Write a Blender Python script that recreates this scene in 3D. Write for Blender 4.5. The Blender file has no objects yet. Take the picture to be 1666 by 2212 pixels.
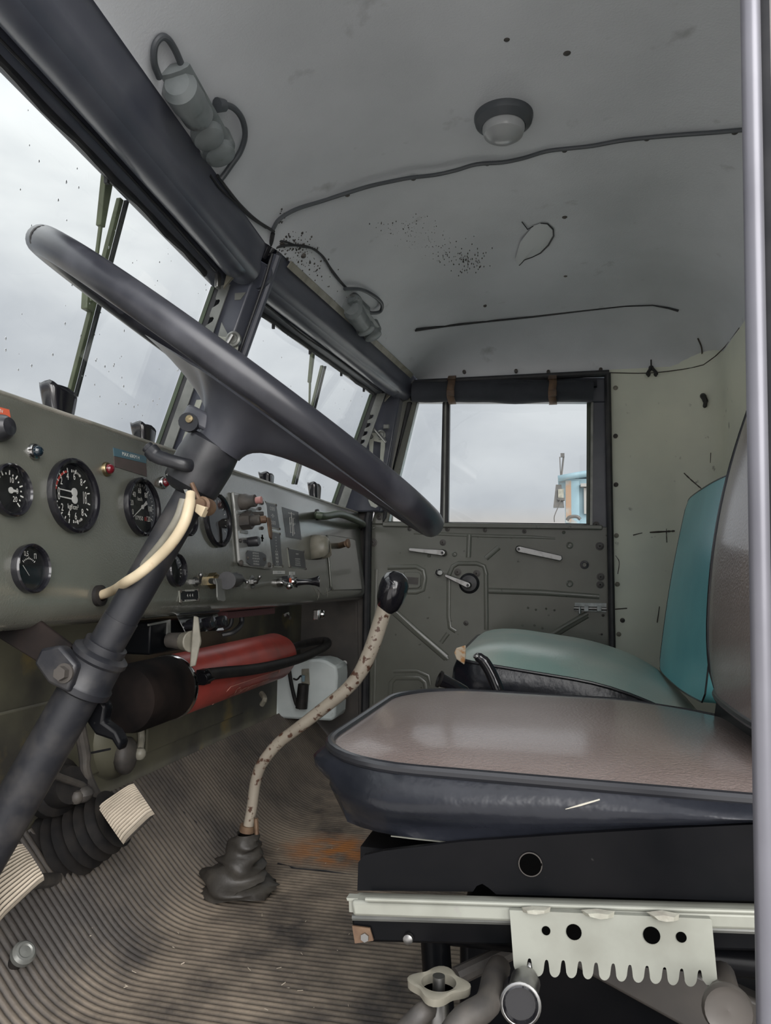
import bpy, math, random
from mathutils import Vector as V, Matrix
random.seed(7)
S = bpy.context.scene
C = S.collection
PI = math.pi

# ------------------------------------------------------------------ camera
FPX, CX, CY, H = 1600.0, 833.0, 1106.0, 0.62      # focal length in pixels of the 1666x2212 frame, eye height over the cab floor
_y = V(((1215 - CX) / FPX, -(1256 - CY) / FPX, -1)).normalized()       # cab's cross direction seen by the camera
_a = 0.013
_z = V((_a, 1, (_a * _y.x + _y.y) / (-_y.z))).normalized()
_x = _y.cross(_z)
RC = Matrix((_x, _y, _z))                          # camera -> cab axes: X rearward, Y across the cab, Z up
cd = bpy.data.cameras.new('camera'); cam = bpy.data.objects.new('camera', cd); C.objects.link(cam)
cam.matrix_world = Matrix.Translation((0, 0, H)) @ RC.to_4x4()
cd.sensor_fit = 'HORIZONTAL'; cd.sensor_width = 36; cd.lens = 36 * FPX / 1666; cd.clip_start = .01; cd.clip_end = 500
S.camera = cam

# ------------------------------------------------------------------ sky and exposure
S.view_settings.view_transform = 'Standard'; S.view_settings.look = 'None'
S.view_settings.gamma = 1; S.view_settings.use_curve_mapping = False
S.view_settings.exposure = 0.60
w = bpy.data.worlds.new('overcast_sky'); S.world = w; w.use_nodes = True
nt = w.node_tree; nt.nodes.clear()
def wn(t, **k):
    n = nt.nodes.new(t)
    for a, b in k.items():
        if hasattr(n, a): setattr(n, a, b)
        else: n.inputs[a].default_value = b
    return n
L = nt.links.new
tc = wn('ShaderNodeTexCoord'); sp = wn('ShaderNodeSeparateXYZ'); L(tc.outputs['Generated'], sp.inputs[0])
rp = wn('ShaderNodeValToRGB'); L(sp.outputs[2], rp.inputs[0])
e = rp.color_ramp.elements
e[0].position = 0.0; e[0].color = (.50, .41, .34, 1)
e[1].position = 1.0; e[1].color = (1.75, 1.76, 1.80, 1)
for p, c in ((.06, (.45, .40, .36, 1)), (.10, (.40, .41, .44, 1)), (.30, (.43, .44, .475, 1)), (.48, (.68, .685, .70, 1)), (.75, (1.25, 1.26, 1.30, 1))):
    q = e.new(p); q.color = c
mp = wn('ShaderNodeMapping'); mp.inputs['Scale'].default_value = (2.2, 2.2, 4.2); L(tc.outputs['Generated'], mp.inputs[0])
nz = wn('ShaderNodeTexNoise', Scale=1.6, Detail=5.0, Roughness=.5, Distortion=.4); L(mp.outputs[0], nz.inputs['Vector'])
cr = wn('ShaderNodeValToRGB'); L(nz.outputs[0], cr.inputs[0])
cr.color_ramp.elements[0].position = .32; cr.color_ramp.elements[0].color = (.78, .79, .82, 1)
cr.color_ramp.elements[1].position = .70; cr.color_ramp.elements[1].color = (1.22, 1.21, 1.19, 1)
mx = wn('ShaderNodeMix', data_type='RGBA', blend_type='MULTIPLY'); mx.inputs['Factor'].default_value = 1
L(rp.outputs[0], mx.inputs['A']); L(cr.outputs[0], mx.inputs['B'])
bg = wn('ShaderNodeBackground', Strength=1.0); L(mx.outputs['Result'], bg.inputs[0])
wo = wn('ShaderNodeOutputWorld'); L(bg.outputs[0], wo.inputs[0])

# the sun lamp is added to brighten the interior: soft, broad, through the open door
sl = bpy.data.lights.new('fill_sun', 'SUN'); cab_fill = bpy.data.objects.new('fill_sun', sl); C.objects.link(cab_fill)
sl.energy = 3.0; sl.angle = math.radians(56); sl.color = (1.0, .98, .96)
cab_fill.rotation_euler = V((-.50, .80, -.36)).to_track_quat('-Z', 'Y').to_euler()

# ------------------------------------------------------------------ geometry helpers
def ray(u, v): return RC @ V(((u - CX) / FPX, -(v - CY) / FPX, -1))
O = V((0, 0, H))
def onY(u, v, y): d = ray(u, v); return O + d * (y / d.y)
def onX(u, v, x): d = ray(u, v); return O + d * (x / d.x)
def onZ(u, v, z): d = ray(u, v); return O + d * ((z - H) / d.z)
def onP(u, v, p0, n): d = ray(u, v); return O + d * ((p0 - O).dot(n) / d.dot(n))

class MB:
    def __init__(s): s.v = []; s.f = []; s.dust = {}
    def add(s, vs, fs):
        b = len(s.v); s.v += [V(p) for p in vs]; s.f += [tuple(i + b for i in f) for f in fs]; return s
    def box(s, c, size, M=None, taper=1):
        x, y, z = [k / 2 for k in size]; c = V(c)
        vs = [V((sx * x * (taper if sz > 0 else 1), sy * y * (taper if sz > 0 else 1), sz * z)) for sx in (-1, 1) for sy in (-1, 1) for sz in (-1, 1)]
        if M: vs = [M @ p for p in vs]
        return s.add([p + c for p in vs], [(0, 1, 3, 2), (4, 6, 7, 5), (0, 4, 5, 1), (2, 3, 7, 6), (0, 2, 6, 4), (1, 5, 7, 3)])
    def tube(s, pts, r, n=12, caps=True, flat=1.0, up=None):
        pts = [V(p) for p in pts]; m = len(pts)
        rs = r if isinstance(r, (list, tuple)) else [r] * m
        vs = []; fs = []; prev = None
        for i, p in enumerate(pts):
            t = (pts[min(i + 1, m - 1)] - pts[max(i - 1, 0)]).normalized()
            if prev is None:
                a = V(up) if up else (V((0, 0, 1)) if abs(t.z) < .9 else V((1, 0, 0)))
            else: a = prev
            a = (a - t * a.dot(t)).normalized(); b = t.cross(a); prev = a
            for k in range(n):
                g = 2 * PI * k / n
                vs.append(p + a * math.cos(g) * rs[i] + b * math.sin(g) * rs[i] * flat)
        for i in range(m - 1):
            for k in range(n):
                k2 = (k + 1) % n
                fs.append((i * n + k, i * n + k2, (i + 1) * n + k2, (i + 1) * n + k))
        if caps: fs.append(tuple(range(n - 1, -1, -1))); fs.append(tuple((m - 1) * n + k for k in range(n)))
        return s.add(vs, fs)
    def lathe(s, prof, o, ax, n=32, caps=True):
        ax = V(ax).normalized(); o = V(o)
        a = V((0, 0, 1)) if abs(ax.z) < .9 else V((1, 0, 0))
        a = (a - ax * a.dot(ax)).normalized(); b = ax.cross(a)
        vs = []; fs = []; m = len(prof)
        for (r, h) in prof:
            for k in range(n):
                g = 2 * PI * k / n; vs.append(o + ax * h + (a * math.cos(g) + b * math.sin(g)) * max(r, 1e-5))
        for i in range(m - 1):
            for k in range(n):
                k2 = (k + 1) % n; fs.append((i * n + k, i * n + k2, (i + 1) * n + k2, (i + 1) * n + k))
        if caps and prof[0][0] > 1e-4: fs.append(tuple(range(n - 1, -1, -1)))
        if caps and prof[-1][0] > 1e-4: fs.append(tuple((m - 1) * n + k for k in range(n)))
        return s.add(vs, fs)
    def prism(s, poly, d):                       # polygon of 3D points extruded by vector d
        n = len(poly); d = V(d); vs = [V(p) for p in poly] + [V(p) + d for p in poly]
        fs = [tuple(range(n - 1, -1, -1)), tuple(range(n, 2 * n))] + [(i, (i + 1) % n, (i + 1) % n + n, i + n) for i in range(n)]
        return s.add(vs, fs)
    def grid(s, rows, close=False):
        m = len(rows); n = len(rows[0]); vs = [p for r in rows for p in r]; fs = []
        for i in range(m - 1):
            for k in range(n if close else n - 1):
                k2 = (k + 1) % n; fs.append((i * n + k, i * n + k2, (i + 1) * n + k2, (i + 1) * n + k))
        return s.add(vs, fs)
    def ball(s, c, r, n=16, sc=(1, 1, 1)):
        c = V(c); rows = []
        for i in range(n // 2 + 1):
            t = PI * i / (n // 2)
            rows.append([c + V((sc[0] * r * math.sin(t) * math.cos(2 * PI * k / n), sc[1] * r * math.sin(t) * math.sin(2 * PI * k / n), sc[2] * r * math.cos(t))) for k in range(n)])
        return s.grid(rows, True)
    def build(s, name, m, parent=None, smooth=True, angle=35, bevel=0, sub=0, weld=True):
        me = bpy.data.meshes.new(name)
        if parent is not None: off = V(parent['_o'])
        else:
            lo = [min(p[i] for p in s.v) for i in range(3)]; hi = [max(p[i] for p in s.v) for i in range(3)]
            off = V(((lo[0] + hi[0]) / 2, (lo[1] + hi[1]) / 2, lo[2]))
        me.from_pydata([p - off for p in s.v], [], s.f)
        if weld:
            import bmesh
            bm = bmesh.new(); bm.from_mesh(me); bmesh.ops.remove_doubles(bm, verts=bm.verts, dist=1e-6)
            bmesh.ops.recalc_face_normals(bm, faces=bm.faces); bm.to_mesh(me); bm.free()
        me.validate()
        if smooth:
            me.shade_smooth(); me.set_sharp_from_angle(angle=math.radians(angle))
        me.materials.append(m)
        o = bpy.data.objects.new(name, me); C.objects.link(o)
        o['_o'] = tuple(off)
        if parent is not None: o.parent = parent
        else: o.location = off
        if bevel:
            b = o.modifiers.new('bevel', 'BEVEL'); b.width = bevel; b.segments = 2; b.limit_method = 'ANGLE'; b.angle_limit = math.radians(40)
        if sub:
            b = o.modifiers.new('sub', 'SUBSURF'); b.levels = sub; b.render_levels = sub
        return o

def thing(name, label, cat, loc, group=None):
    o = bpy.data.objects.new(name, None); C.objects.link(o); o.location = loc; o.empty_display_size = .05
    o['_o'] = tuple(V(loc)); o['label'] = label; o['category'] = cat
    if group: o['group'] = group
    return o
def tag(o, label, cat, group=None):
    o['label'] = label; o['category'] = cat
    if group: o['group'] = group
    return o
def struct(o, label=None, cat=None):
    o['kind'] = 'structure'
    if label: o['label'] = label
    if cat: o['category'] = cat
    return o
def text(mb, body, o, right, up, size, align='CENTER', sx=1.0, depth=0.0003):
    cu = bpy.data.curves.new('t', 'FONT'); cu.body = body; cu.size = size; cu.align_x = align; cu.align_y = 'CENTER'
    cu.resolution_u = 2
    ob = bpy.data.objects.new('t', cu); C.objects.link(ob)
    dg = bpy.context.evaluated_depsgraph_get(); me = ob.evaluated_get(dg).to_mesh()
    right = V(right).normalized(); up = V(up).normalized(); nn = right.cross(up)
    mb.add([V(o) + right * (v.co.x * sx) + up * v.co.y + nn * depth for v in me.vertices], [tuple(p.vertices) for p in me.polygons])
    ob.evaluated_get(dg).to_mesh_clear(); bpy.data.objects.remove(ob); bpy.data.curves.remove(cu)

def spline(pts, n=6):
    pts = [V(p) for p in pts]; out = []
    q = [pts[0] * 2 - pts[1]] + pts + [pts[-1] * 2 - pts[-2]]
    for i in range(1, len(q) - 2):
        a, b, c, d = q[i - 1], q[i], q[i + 1], q[i + 2]
        for k in range(n):
            t = k / n
            out.append(.5 * ((2 * b) + (c - a) * t + (2 * a - 5 * b + 4 * c - d) * t * t + (-a + 3 * b - 3 * c + d) * t ** 3))
    out.append(pts[-1]); return out

# ------------------------------------------------------------------ materials
def mat(name, col, rough=.5, metal=0, c2=None, ns=8, lo=.4, hi=.65, bump=0, bs=60, c3=None, ns3=30, lo3=.6, hi3=.7, spec=.5, coat=0, stretch=None, rough2=None):
    m = bpy.data.materials.new(name); m.use_nodes = True; t = m.node_tree; b = t.nodes['Principled BSDF']
    b.inputs['Base Color'].default_value = (*col, 1); b.inputs['Roughness'].default_value = rough; b.inputs['Metallic'].default_value = metal
    b.inputs['Specular IOR Level'].default_value = spec; b.inputs['Coat Weight'].default_value = coat; b.inputs['Coat Roughness'].default_value = .15
    tcn = t.nodes.new('ShaderNodeTexCoord'); src = tcn.outputs['Object']
    if stretch:
        mm = t.nodes.new('ShaderNodeMapping'); mm.inputs['Scale'].default_value = stretch; t.links.new(src, mm.inputs[0]); src = mm.outputs[0]
    def noise(sc, det=6):
        n = t.nodes.new('ShaderNodeTexNoise'); n.inputs['Scale'].default_value = sc; n.inputs['Detail'].default_value = det
        t.links.new(src, n.inputs['Vector']); return n
    def ramp(s, lo, hi):
        r = t.nodes.new('ShaderNodeMapRange'); r.inputs[1].default_value = lo; r.inputs[2].default_value = hi; t.links.new(s, r.inputs[0]); return r.outputs[0]
    cur = None
    for cc, sc, a, z in ((c2, ns, lo, hi), (c3, ns3, lo3, hi3)):
        if cc is None: continue
        mxn = t.nodes.new('ShaderNodeMix'); mxn.data_type = 'RGBA'
        fac = ramp(noise(sc).outputs[0], a, z); t.links.new(fac, mxn.inputs['Factor'])
        if cur is None: mxn.inputs['A'].default_value = (*col, 1)
        else: t.links.new(cur, mxn.inputs['A'])
        mxn.inputs['B'].default_value = (*cc, 1); cur = mxn.outputs['Result']
        if rough2 is not None and cc is c2:
            rr = t.nodes.new('ShaderNodeMapRange'); rr.inputs[3].default_value = rough; rr.inputs[4].default_value = rough2
            t.links.new(fac, rr.inputs[0]); t.links.new(rr.outputs[0], b.inputs['Roughness'])
    if cur is not None: t.links.new(cur, b.inputs['Base Color'])
    if bump:
        bn = t.nodes.new('ShaderNodeBump'); bn.inputs['Strength'].default_value = bump; bn.inputs['Distance'].default_value = .002
        t.links.new(noise(bs, 3).outputs[0], bn.inputs['Height']); t.links.new(bn.outputs[0], b.inputs['Normal'])
    m['_b'] = 1
    return m
M = {}
M['roof'] = mat('grey_green_lining', (.57, .59, .62), .42, c2=(.49, .51, .535), ns=4, lo=.4, hi=.7, bump=.25, bs=260, c3=(.33, .34, .35), ns3=14, lo3=.66, hi3=.8)
M['cream'] = mat('cream_grey_paint', (.70, .715, .60), .38, c2=(.61, .63, .54), ns=5, lo=.4, hi=.7, bump=.06, bs=120, c3=(.20, .20, .17), ns3=24, lo3=.68, hi3=.76)
M['header'] = mat('dark_header_paint', (.06, .065, .085), .30, c2=(.085, .09, .11), ns=9, bump=.05, bs=90)
M['seal'] = mat('black_rubber_seal', (.014, .015, .018), .5, c2=(.03, .03, .032), ns=25)
M['olive'] = mat('olive_door_paint', (.132, .136, .116), .22, c2=(.155, .16, .138), ns=7, lo=.4, hi=.7, bump=.08, bs=28, c3=(.04, .042, .034), ns3=40, lo3=.68, hi3=.76)
M['dash'] = mat('olive_dash_enamel', (.125, .128, .108), .2, c2=(.105, .108, .09), spec=.95, ns=6, bump=.25, bs=420, coat=.9, c3=(.24, .235, .19), ns3=60, lo3=.76, hi3=.8)
M['wornedge'] = mat('worn_edge_paint', (.20, .20, .17), .3, c2=(.34, .32, .28), ns=20)
M['glassy'] = None
M['black'] = mat('black_plastic', (.012, .013, .016), .34, c2=(.03, .03, .034), ns=30, bump=.03, bs=200)
M['blackgloss'] = mat('black_bakelite', (.010, .010, .013), .12, coat=.4)
M['wheel'] = mat('black_wheel_rim', (.018, .019, .025), .30, c2=(.05, .052, .062), ns=14, lo=.5, hi=.72, bump=.05, bs=70, rough2=.42)
M['wheelgrey'] = mat('worn_grey_hub_plastic', (.03, .032, .042), .36, c2=(.065, .068, .08), ns=8, lo=.4, hi=.7)
M['column'] = mat('dusty_black_tube', (.015, .016, .020), .44, c2=(.05, .047, .046), ns=24, lo=.45, hi=.75, bump=.1, bs=120)
M['dirt'] = mat('grimy_dark_metal', (.05, .046, .043), .55, c2=(.09, .08, .07), ns=30, bump=.2, bs=120)
M['firewall'] = mat('grimy_olive_bulkhead', (.12, .115, .08), .6, c2=(.05, .047, .04), ns=5, lo=.42, hi=.62, c3=(.18, .14, .06), ns3=9, lo3=.6, hi3=.72, bump=.1)
M['dark'] = mat('dark_painted_steel', (.05, .046, .043), .45, c2=(.075, .066, .058), ns=12, c3=(.075, .06, .045), ns3=35, lo3=.7, hi3=.76)
M['blackpaint'] = mat('black_painted_steel', (.003, .0035, .0045), .3, spec=.10, c2=(.006, .006, .007), ns=10, c3=(.04, .038, .036), ns3=60, lo3=.72, hi3=.78)
M['chrome'] = mat('chrome', (.60, .60, .60), .18, 1, c2=(.35, .34, .33), ns=40)
M['alu'] = mat('brushed_aluminium', (.30, .30, .295), .38, 1, c2=(.18, .175, .17), ns=50, lo=.5, hi=.75)
M['brass'] = mat('dull_brass', (.35, .28, .16), .35, 1, c2=(.2, .16, .1), ns=60)
M['rust'] = mat('rusty_steel', (.12, .07, .045), .6, .3, c2=(.2, .13, .08), ns=50, bump=.2)
M['steelcream'] = mat('zinc_cream_steel', (.35, .36, .315), .45, .15, c2=(.28, .285, .245), ns=18, c3=(.30, .29, .27), ns3=26, lo3=.68, hi3=.74)
M['weld'] = mat('weld_bead', (.46, .46, .39), .5, .2, c2=(.36, .34, .29), ns=60, bump=.8, bs=90)
M['vinyl'] = mat('brown_vinyl', (.185, .14, .125), .33, c2=(.23, .185, .17), ns=5, bump=.85, bs=300, coat=.6, c3=(.34, .26, .215), ns3=4, lo3=.62, hi3=.82, spec=.9)
M['vinylblack'] = mat('black_vinyl', (.009, .0105, .015), .27, c2=(.018, .02, .027), ns=10, bump=.6, bs=45, spec=.4)
M['pipe'] = mat('black_piping', (.02, .021, .025), .25)
M['thread'] = mat('pale_thread', (.6, .57, .48), .7)
M['teal'] = mat('teal_vinyl', (.13, .44, .48), .30, c2=(.16, .50, .53), ns=6, bump=.15, bs=260)
M['green'] = mat('grey_green_vinyl', (.38, .43, .39), .30, c2=(.27, .39, .355), ns=5, bump=.3, bs=200, c3=(.43, .47, .42), ns3=3, lo3=.5, hi3=.75)
M['foam'] = mat('exposed_padding', (.55, .47, .36), .9, c2=(.45, .22, .08), ns=60, lo=.5, hi=.6)
M['red'] = mat('red_enamel', (.40, .06, .045), .34, c2=(.30, .05, .04), ns=12, c3=(.09, .045, .035), ns3=8, lo3=.6, hi3=.8)
M['jug'] = mat('cloudy_white_plastic', (.62, .67, .66), .45, c2=(.52, .58, .57), ns=10, c3=(.10, .08, .06), ns3=14, lo3=.70, hi3=.82)
M['lever'] = mat('scuffed_cream_lever', (.36, .32, .26), .38, c2=(.27, .235, .19), ns=12, c3=(.09, .045, .03), ns3=75, lo3=.56, hi3=.62)
M['leather'] = mat('worn_dark_leather', (.04, .036, .031), .5, c2=(.075, .067, .056), ns=18, lo=.5, hi=.75, bump=.3, bs=120)
M['pad'] = mat('dusty_rubber_pad', (.55, .48, .385), .75, c2=(.42, .365, .29), ns=30)
M['rubber'] = mat('black_rubber', (.010, .0095, .010), .6, c2=(.024, .021, .019), ns=25, spec=.3)
M['ivory'] = mat('aged_ivory_plastic', (.62, .52, .36), .42, c2=(.50, .40, .26), ns=14, c3=(.38, .17, .07), ns3=30, lo3=.62, hi3=.72)
M['white'] = mat('white_print', (.75, .75, .70), .5)
M['dial'] = mat('black_dial', (.012, .013, .016), .5)
M['redprint'] = mat('red_print', (.45, .05, .04), .5)
M['orange'] = mat('orange_label', (.62, .12, .06), .5)
M['blue'] = mat('teal_blue_label', (.06, .12, .15), .45)
M['tape'] = mat('brown_tape_residue', (.075, .055, .052), .6, c2=(.06, .05, .045), ns=60)
M['redlens'] = mat('dark_red_lens', (.12, .006, .012), .12, coat=.6)
M['greenlens'] = mat('dark_blue_lens', (.006, .014, .022), .1, coat=.6)
M['pink'] = mat('pink_button', (.5, .25, .23), .4)
M['grey'] = mat('warm_grey_plastic', (.26, .245, .20), .42, c2=(.18, .17, .135), ns=30)
M['panel'] = mat('silver_hammer_panel', (.36, .365, .35), .25, .25, coat=.6, c2=(.26, .265, .25), ns=26, bump=.1, bs=200)
M['greyplate'] = mat('dark_grey_plate', (.055, .057, .06), .4)
M['milk'] = mat('milky_lamp_glass', (.34, .355, .36), .28, c2=(.28, .29, .30), ns=12, coat=.3)
M['lampbase'] = mat('dark_grey_lamp_base', (.06, .067, .075), .45)
M['motor'] = mat('grey_green_casting', (.19, .21, .215), .42, c2=(.13, .15, .155), ns=22, bump=.1, c3=(.06, .06, .06), ns3=30, lo3=.62, hi3=.72)
M['strap'] = mat('brown_leather_strap', (.13, .075, .042), .6, c2=(.08, .05, .034), ns=40)
M['cloth'] = mat('dark_rolled_cloth', (.022, .025, .032), .8, c2=(.03, .033, .042), ns=20, bump=.3, bs=60)
M['wiper'] = mat('olive_wiper_steel', (.13, .15, .09), .4, c2=(.09, .10, .065), ns=25)
M['greenframe'] = mat('olive_green_frame', (.055, .075, .045), .4, c2=(.04, .055, .035), ns=15)
M['greysteel'] = mat('grey_steel', (.22, .225, .21), .38, .4, c2=(.15, .155, .145), ns=20)
M['jamb'] = mat('pale_grey_jamb', (.19, .19, .215), .34, .3, c2=(.13, .13, .15), ns=6, c3=(.10, .10, .11), ns3=18, lo3=.66, hi3=.72)
M['jambdark'] = mat('dark_jamb', (.16, .15, .15), .5, c2=(.22, .19, .17), ns=14)
M['bluepaint'] = mat('faded_blue_steel', (.19, .285, .335), .5, c2=(.235, .34, .39), ns=3, c3=(.42, .25, .14), ns3=2.2, lo3=.62, hi3=.72)
M['shutter'] = mat('grey_shutter', (.26, .25, .24), .6)
M['offwhite'] = mat('off_white_box', (.5, .5, .48), .5); M['zinc'] = mat('zinc_plate', (.55, .57, .57), .4, .0, c2=(.3, .32, .32), ns=40); M['shadeblack'] = mat('shade_black', (.006, .005, .005), .8, c2=(.02, .014, .012), ns=12, spec=.15); M['hole'] = mat('dark_hole', (.002, .002, .002), .9, spec=0)  # extinguisher base black: shade under the dash put into the colour
M['gravel'] = mat('pale_gravel', (.58, .56, .53), .9, c2=(.50, .485, .46), ns=3, bump=.6, bs=20)
M['hook'] = mat('black_hook', (.02, .02, .02), .5)
M['scratch'] = mat('bare_scratch', (.06, .05, .042), .7)

def glass(name, tint=(1, 1, 1), rough=.0, gl=.06):
    m = bpy.data.materials.new(name); m.use_nodes = True; t = m.node_tree; t.nodes.clear()
    o = t.nodes.new('ShaderNodeOutputMaterial'); a = t.nodes.new('ShaderNodeBsdfTransparent'); a.inputs[0].default_value = (*tint, 1)
    g = t.nodes.new('ShaderNodeBsdfGlossy'); g.inputs['Roughness'].default_value = rough
    f = t.nodes.new('ShaderNodeLayerWeight'); f.inputs[0].default_value = .5
    pw = t.nodes.new('ShaderNodeMath'); pw.operation = 'POWER'; pw.inputs[1].default_value = 5; t.links.new(f.outputs['Facing'], pw.inputs[0])
    ma = t.nodes.new('ShaderNodeMath'); ma.operation = 'MULTIPLY_ADD'; ma.inputs[1].default_value = .5; ma.inputs[2].default_value = .03; t.links.new(pw.outputs[0], ma.inputs[0])
    x = t.nodes.new('ShaderNodeMixShader'); t.links.new(ma.outputs[0], x.inputs[0]); t.links.new(a.outputs[0], x.inputs[1]); t.links.new(g.outputs[0], x.inputs[2])
    t.links.new(x.outputs[0], o.inputs[0]); return m
M['glass'] = glass('window_glass', (.96, .98, .97))
M['dialglass'] = glass('instrument_glass', (.97, .97, .97))
md = bpy.data.materials.new('rain_drop_water'); md.use_nodes = True
pb = md.node_tree.nodes['Principled BSDF']; pb.inputs['Transmission Weight'].default_value = 1; pb.inputs['Roughness'].default_value = .02; pb.inputs['IOR'].default_value = 1.33
M['drop'] = md
# ribbed floor mat: dust lies on the ribs, a rust stain by the gear lever
def floor_mat():
    m = mat('ribbed_rubber_mat', (.030, .026, .023), .62, bump=.3, bs=160); t = m.node_tree; b = t.nodes['Principled BSDF']
    at = t.nodes.new('ShaderNodeAttribute'); at.attribute_name = 'rib'
    g = t.nodes.new('ShaderNodeTexCoord')
    n = t.nodes.new('ShaderNodeTexNoise'); n.inputs['Scale'].default_value = 5; n.inputs['Detail'].default_value = 8; n.inputs['Roughness'].default_value = .65; t.links.new(g.outputs['Object'], n.inputs['Vector'])
    mr = t.nodes.new('ShaderNodeMapRange'); mr.inputs[1].default_value = .36; mr.inputs[2].default_value = .62; t.links.new(n.outputs[0], mr.inputs[0])
    mu = t.nodes.new('ShaderNodeMath'); mu.operation = 'MULTIPLY'; t.links.new(at.outputs['Fac'], mu.inputs[0]); t.links.new(mr.outputs[0], mu.inputs[1])
    mx = t.nodes.new('ShaderNodeMix'); mx.data_type = 'RGBA'; mx.inputs['A'].default_value = (.045, .039, .035, 1); mx.inputs['B'].default_value = (.30, .245, .185, 1)
    t.links.new(mu.outputs[0], mx.inputs['Factor'])
    a2 = t.nodes.new('ShaderNodeAttribute'); a2.attribute_name = 'stain'
    m3 = t.nodes.new('ShaderNodeMath'); m3.operation = 'MULTIPLY'; n2 = t.nodes.new('ShaderNodeTexNoise'); n2.inputs['Scale'].default_value = 22; t.links.new(g.outputs['Object'], n2.inputs['Vector'])
    r2 = t.nodes.new('ShaderNodeMapRange'); r2.inputs[1].default_value = .3; r2.inputs[2].default_value = .6; t.links.new(n2.outputs[0], r2.inputs[0])
    t.links.new(a2.outputs['Fac'], m3.inputs[0]); t.links.new(r2.outputs[0], m3.inputs[1])
    m2 = t.nodes.new('ShaderNodeMix'); m2.data_type = 'RGBA'; m2.inputs['B'].default_value = (.34, .13, .03, 1)
    t.links.new(mx.outputs['Result'], m2.inputs['A']); t.links.new(m3.outputs[0], m2.inputs['Factor']); t.links.new(m2.outputs['Result'], b.inputs['Base Color'])
    return m
M['mat'] = floor_mat()

# ================================================================== THE CAB SHELL
YC, YR, XB, YL = 1.40, 2.45, 0.47, 0.30            # centre post, passenger wall, rear wall, open driver's side
def hx(y): return -.657 - .075 * (y - .71) if y < YC else -.690 + .094 * (y - 1.45)      # windscreen header line (shallow V)
HZ = 1.235
RIM = 1.305
def zceil(x, y):
    xf = hx(y) + .118; xm, xr, ym = -.12, .05, 1.9
    tx = 0 if xm <= x <= xr else ((xm - x) / (xm - xf) if x < xm else (x - xr) / (XB - xr))
    ty = 0 if y <= ym else (y - ym) / (YR - ym)
    tx = min(max(tx, 0), 1); ty = min(max(ty, 0), 1)
    sx = (1 - tx ** 2.0) ** .8 if x < xm else (1 - tx ** 3) ** .6
    sy = (1 - ty ** 3.2) ** .62
    return RIM + .185 * sx * sy
def onC(u, v, off=0.0):
    d = ray(u, v); t0, t1 = .3, .3
    t = .3
    while t < 4:
        p = O + d * (t / d.y)
        if p.y > YR or p.z > zceil(min(max(p.x, hx(p.y) + .118), XB), p.y): break
        t += .004
    p = O + d * ((t - .002) / d.y)
    p.z -= off; return p
rows = []
for i in range(61):
    y = YL + (YR - YL) * (1 - (1 - i / 60) ** 1.5)
    r = []
    for k in range(61):
        t = k / 60; t = .5 - .5 * math.cos(PI * t)
        x = hx(y) + .118 + (XB - hx(y) - .118) * t
        den = .004 * math.sin(9 * x + 5 * y) * math.sin(7 * y - 3 * x) if .1 < t < .9 and y < 2.3 else 0
        r.append(V((x, y, zceil(x, y) + den)))
    rows.append(r)
mb = MB(); mb.grid(rows)
ceiling = struct(mb.build('ceiling', M['roof'], angle=80))
for u, v, s in [(1095, 83, 8), (1225, 113, 9), (750, 420, 7), (893, 385, 7), (1053, 353, 7), (1220, 324, 7), (1398, 299, 7), (1588, 285, 7), (1220, 468, 6), (1222, 595, 5), (1048, 660, 4),
                (205, 38, 12), (435, 372, 6), (523, 488, 6), (655, 553, 7)]:
    p = onC(u, v); mb = MB(); r = s / 1600 * p.y * .95
    n = V((0, 0, -1)) if v < 600 else V((0, -.6, -.8))
    mb.lathe([(r, -.004), (r, .002), (r * .6, .004), (0, .0045)], p, n, 12); mb.build('screw', M['dirt'], ceiling)
for u, v, s in [(893, 803, 6), (1003, 803, 6), (1115, 801, 6), (1185, 803, 5), (1298, 798, 6)]:
    p = onY(u, v, YR - .012); mb = MB(); mb.lathe([(.006, -.012), (.006, .003), (0, .005)], p, (0, -1, 0), 12); mb.build('screw', M['dirt'], ceiling)
# torn flap of lining: outline crack and a proud tongue
flap = [(1128, 478), (1140, 494), (1152, 487), (1168, 481), (1183, 482), (1195, 494), (1196, 508), (1185, 528), (1168, 545), (1150, 554), (1133, 560), (1122, 572)]
mb = MB(); mb.tube([onC(u, v, .002) for u, v in flap[3:]], [.0008, .0015, .0018, .0022, .0024, .0022, .0018, .0018, .0012], 6); mb.build('lining_crack', M['seal'], ceiling)
mb = MB(); mb.tube([onC(u, v, .002) for u, v in flap[:3]], .0012, 6); mb.build('lining_crack', M['seal'], ceiling)
fl = [onC(u, v, .0015) for u, v in flap[2:]] + [onC(1113, 560, .002), onC(1124, 520, .004)]
mb = MB(); c = sum(fl, V()) / len(fl) - V((0, 0, .004)); mb.add(fl + [c], [(i, (i + 1) % len(fl), len(fl)) for i in range(len(fl))])
mb.build('lining_flap', mat('flap_paint', (.57, .59, .60), .5), ceiling, angle=80)
# dark folded seam above the door and the seam that runs down the rear corner
mb = MB(); mb.tube([onC(u, v, .001) for u, v in [(898, 712), (960, 704), (1050, 694), (1150, 684), (1250, 672), (1350, 661), (1410, 659), (1445, 665), (1466, 671)]], [.0055, .004, .003, .003, .0025, .0022, .002, .003, .0035], 8)
mb.build('lining_seam', M['seal'], ceiling)
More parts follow.
